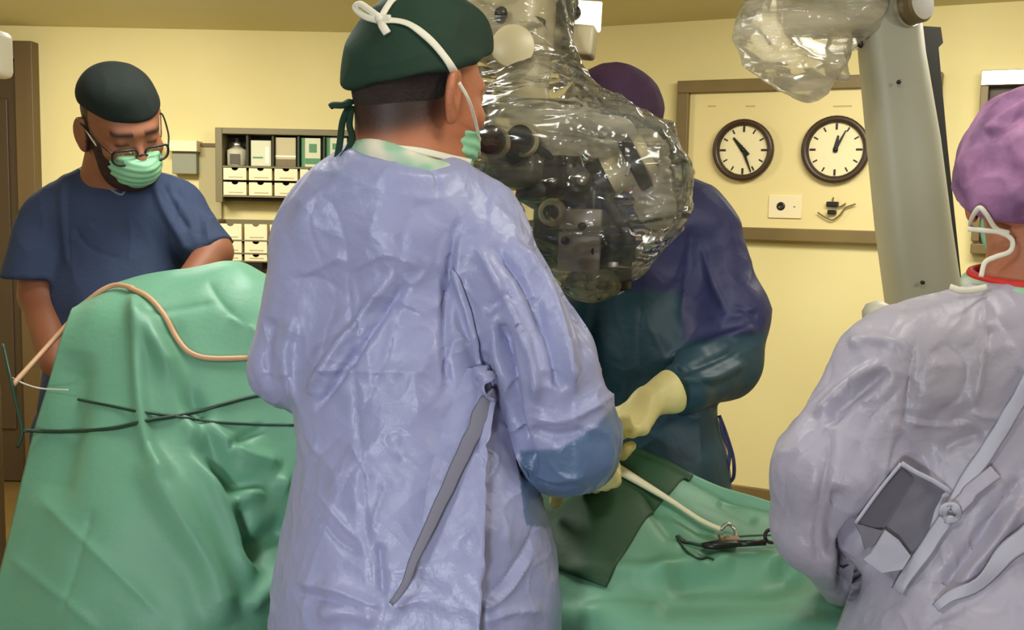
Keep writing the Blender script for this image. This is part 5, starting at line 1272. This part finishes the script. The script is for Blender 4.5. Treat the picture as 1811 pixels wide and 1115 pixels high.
# white round thing peeping over the nurse's shoulder
c = P(1552, 552, 2.2); o = obj('lamp_knob', G().lathe(c-np.array([0, 0, .03]), (0, 0, 1), [(0, .018), (.012, .029), (.03, .031), (.045, .024), (.052, .008)], 24).tube([c-np.array([0, 0, .03]), c-np.array([0, 0, .5])], .01, 10).vf, MT['white'])
tag(o, 'small round white knob showing above the shoulder, before the column', 'knob')

# ------------------------------------------------------------------ instruments on the low drape
W = []
for q in spline([(1062, 824), (1105, 847), (1150, 872), (1195, 900), (1235, 928), (1272, 947)], 6):
    h_, _ = hit(bv_dr, q[0], q[1], .013); W.append(h_)
W = np.array(W)
for _ in range(12): W[1:-1] = (W[:-2]+2*W[1:-1]+W[2:])/4
L_ = len(W); o = obj('suction_tubing', G().tube(list(W), [.0135+(.0055-.0135)*min(1, i/(L_*.6)) for i in range(L_)], 12, flat=.8).vf, mat('tubing_cream', lin(244, 238, 196), .5))
tag(o, 'cream tapered tubing running from under the lavender sleeve across the low drape', 'tube')
def on(px, py, off=.006):
    h_, _ = hit(bv_dr, px, py, off); return h_ if h_ is not None else P(px, py, 1.95)
t = thing('forceps', 'black forceps with a ring handle lying on the low drape', 'forceps', on(1300, 980))
fa, fb = on(1238, 978, .016), on(1352, 974, .016); fl_ = lambda u: fa*(1-u)+fb*u
obj('blade', G().tube([fl_(0), fl_(.2), fl_(.5), fl_(.6)], [.008, .013, .011, .006], 10, flat=.6).vf, MT['black'], t)
obj('shaft', G().tube([fl_(.55), fl_(.8), fl_(1)], .0058, 10).vf, MT['black'], t)
rc = on(1360, 968, .022)
obj('ring_handle', G().tube([rc+np.array([.011*math.cos(a), .003*math.sin(a), .011*math.sin(a)]) for a in np.linspace(0, 2*math.pi, 17)], .0034, 8, cap=False).vf, MT['black'], t)
t = thing('towel_clamp', 'small steel clamp biting the drape at the end of the cream tubing', 'clamp', on(1285, 955))
obj('jaw', G().tube(spline([on(1272, 948, .014), on(1282, 943, .02), on(1296, 947, .014), on(1300, 960, .008)], 4), .0035, 8).vf, MT['metal'], t)
obj('jaw', G().tube(spline([on(1270, 956, .010), on(1276, 966, .010), on(1285, 960, .012)], 4), .0035, 8).vf, mat('tan_steel', lin(150, 120, 84), .4, metal=.5), t)
obj('clamp_plate', G().box(on(1293, 962, .010), (.028, .02, .008), None, .003).vf, mat('pinkish_plate', lin(176, 150, 128), .5), t, False)
cord('cable', [(1196, 950), (1206, 960), (1222, 962), (1245, 968), (1262, 972)], bv_dr, .0022, MT['cordgreen'], 'thin dark loop of cable left of the black forceps', 'cable')
cord('cable', [(1198, 956), (1212, 976), (1234, 990), (1250, 988), (1262, 992)], bv_dr, .0022, MT['cordgreen'], 'thin dark cable curling below the black forceps', 'cable')
cord('cable', [(1200, 948), (1230, 965), (1290, 952), (1340, 948), (1375, 948)], bv_dr, .0016, mat('wire_grey', lin(110, 120, 100), .5), 'fine grey wire behind the black forceps', 'cable')
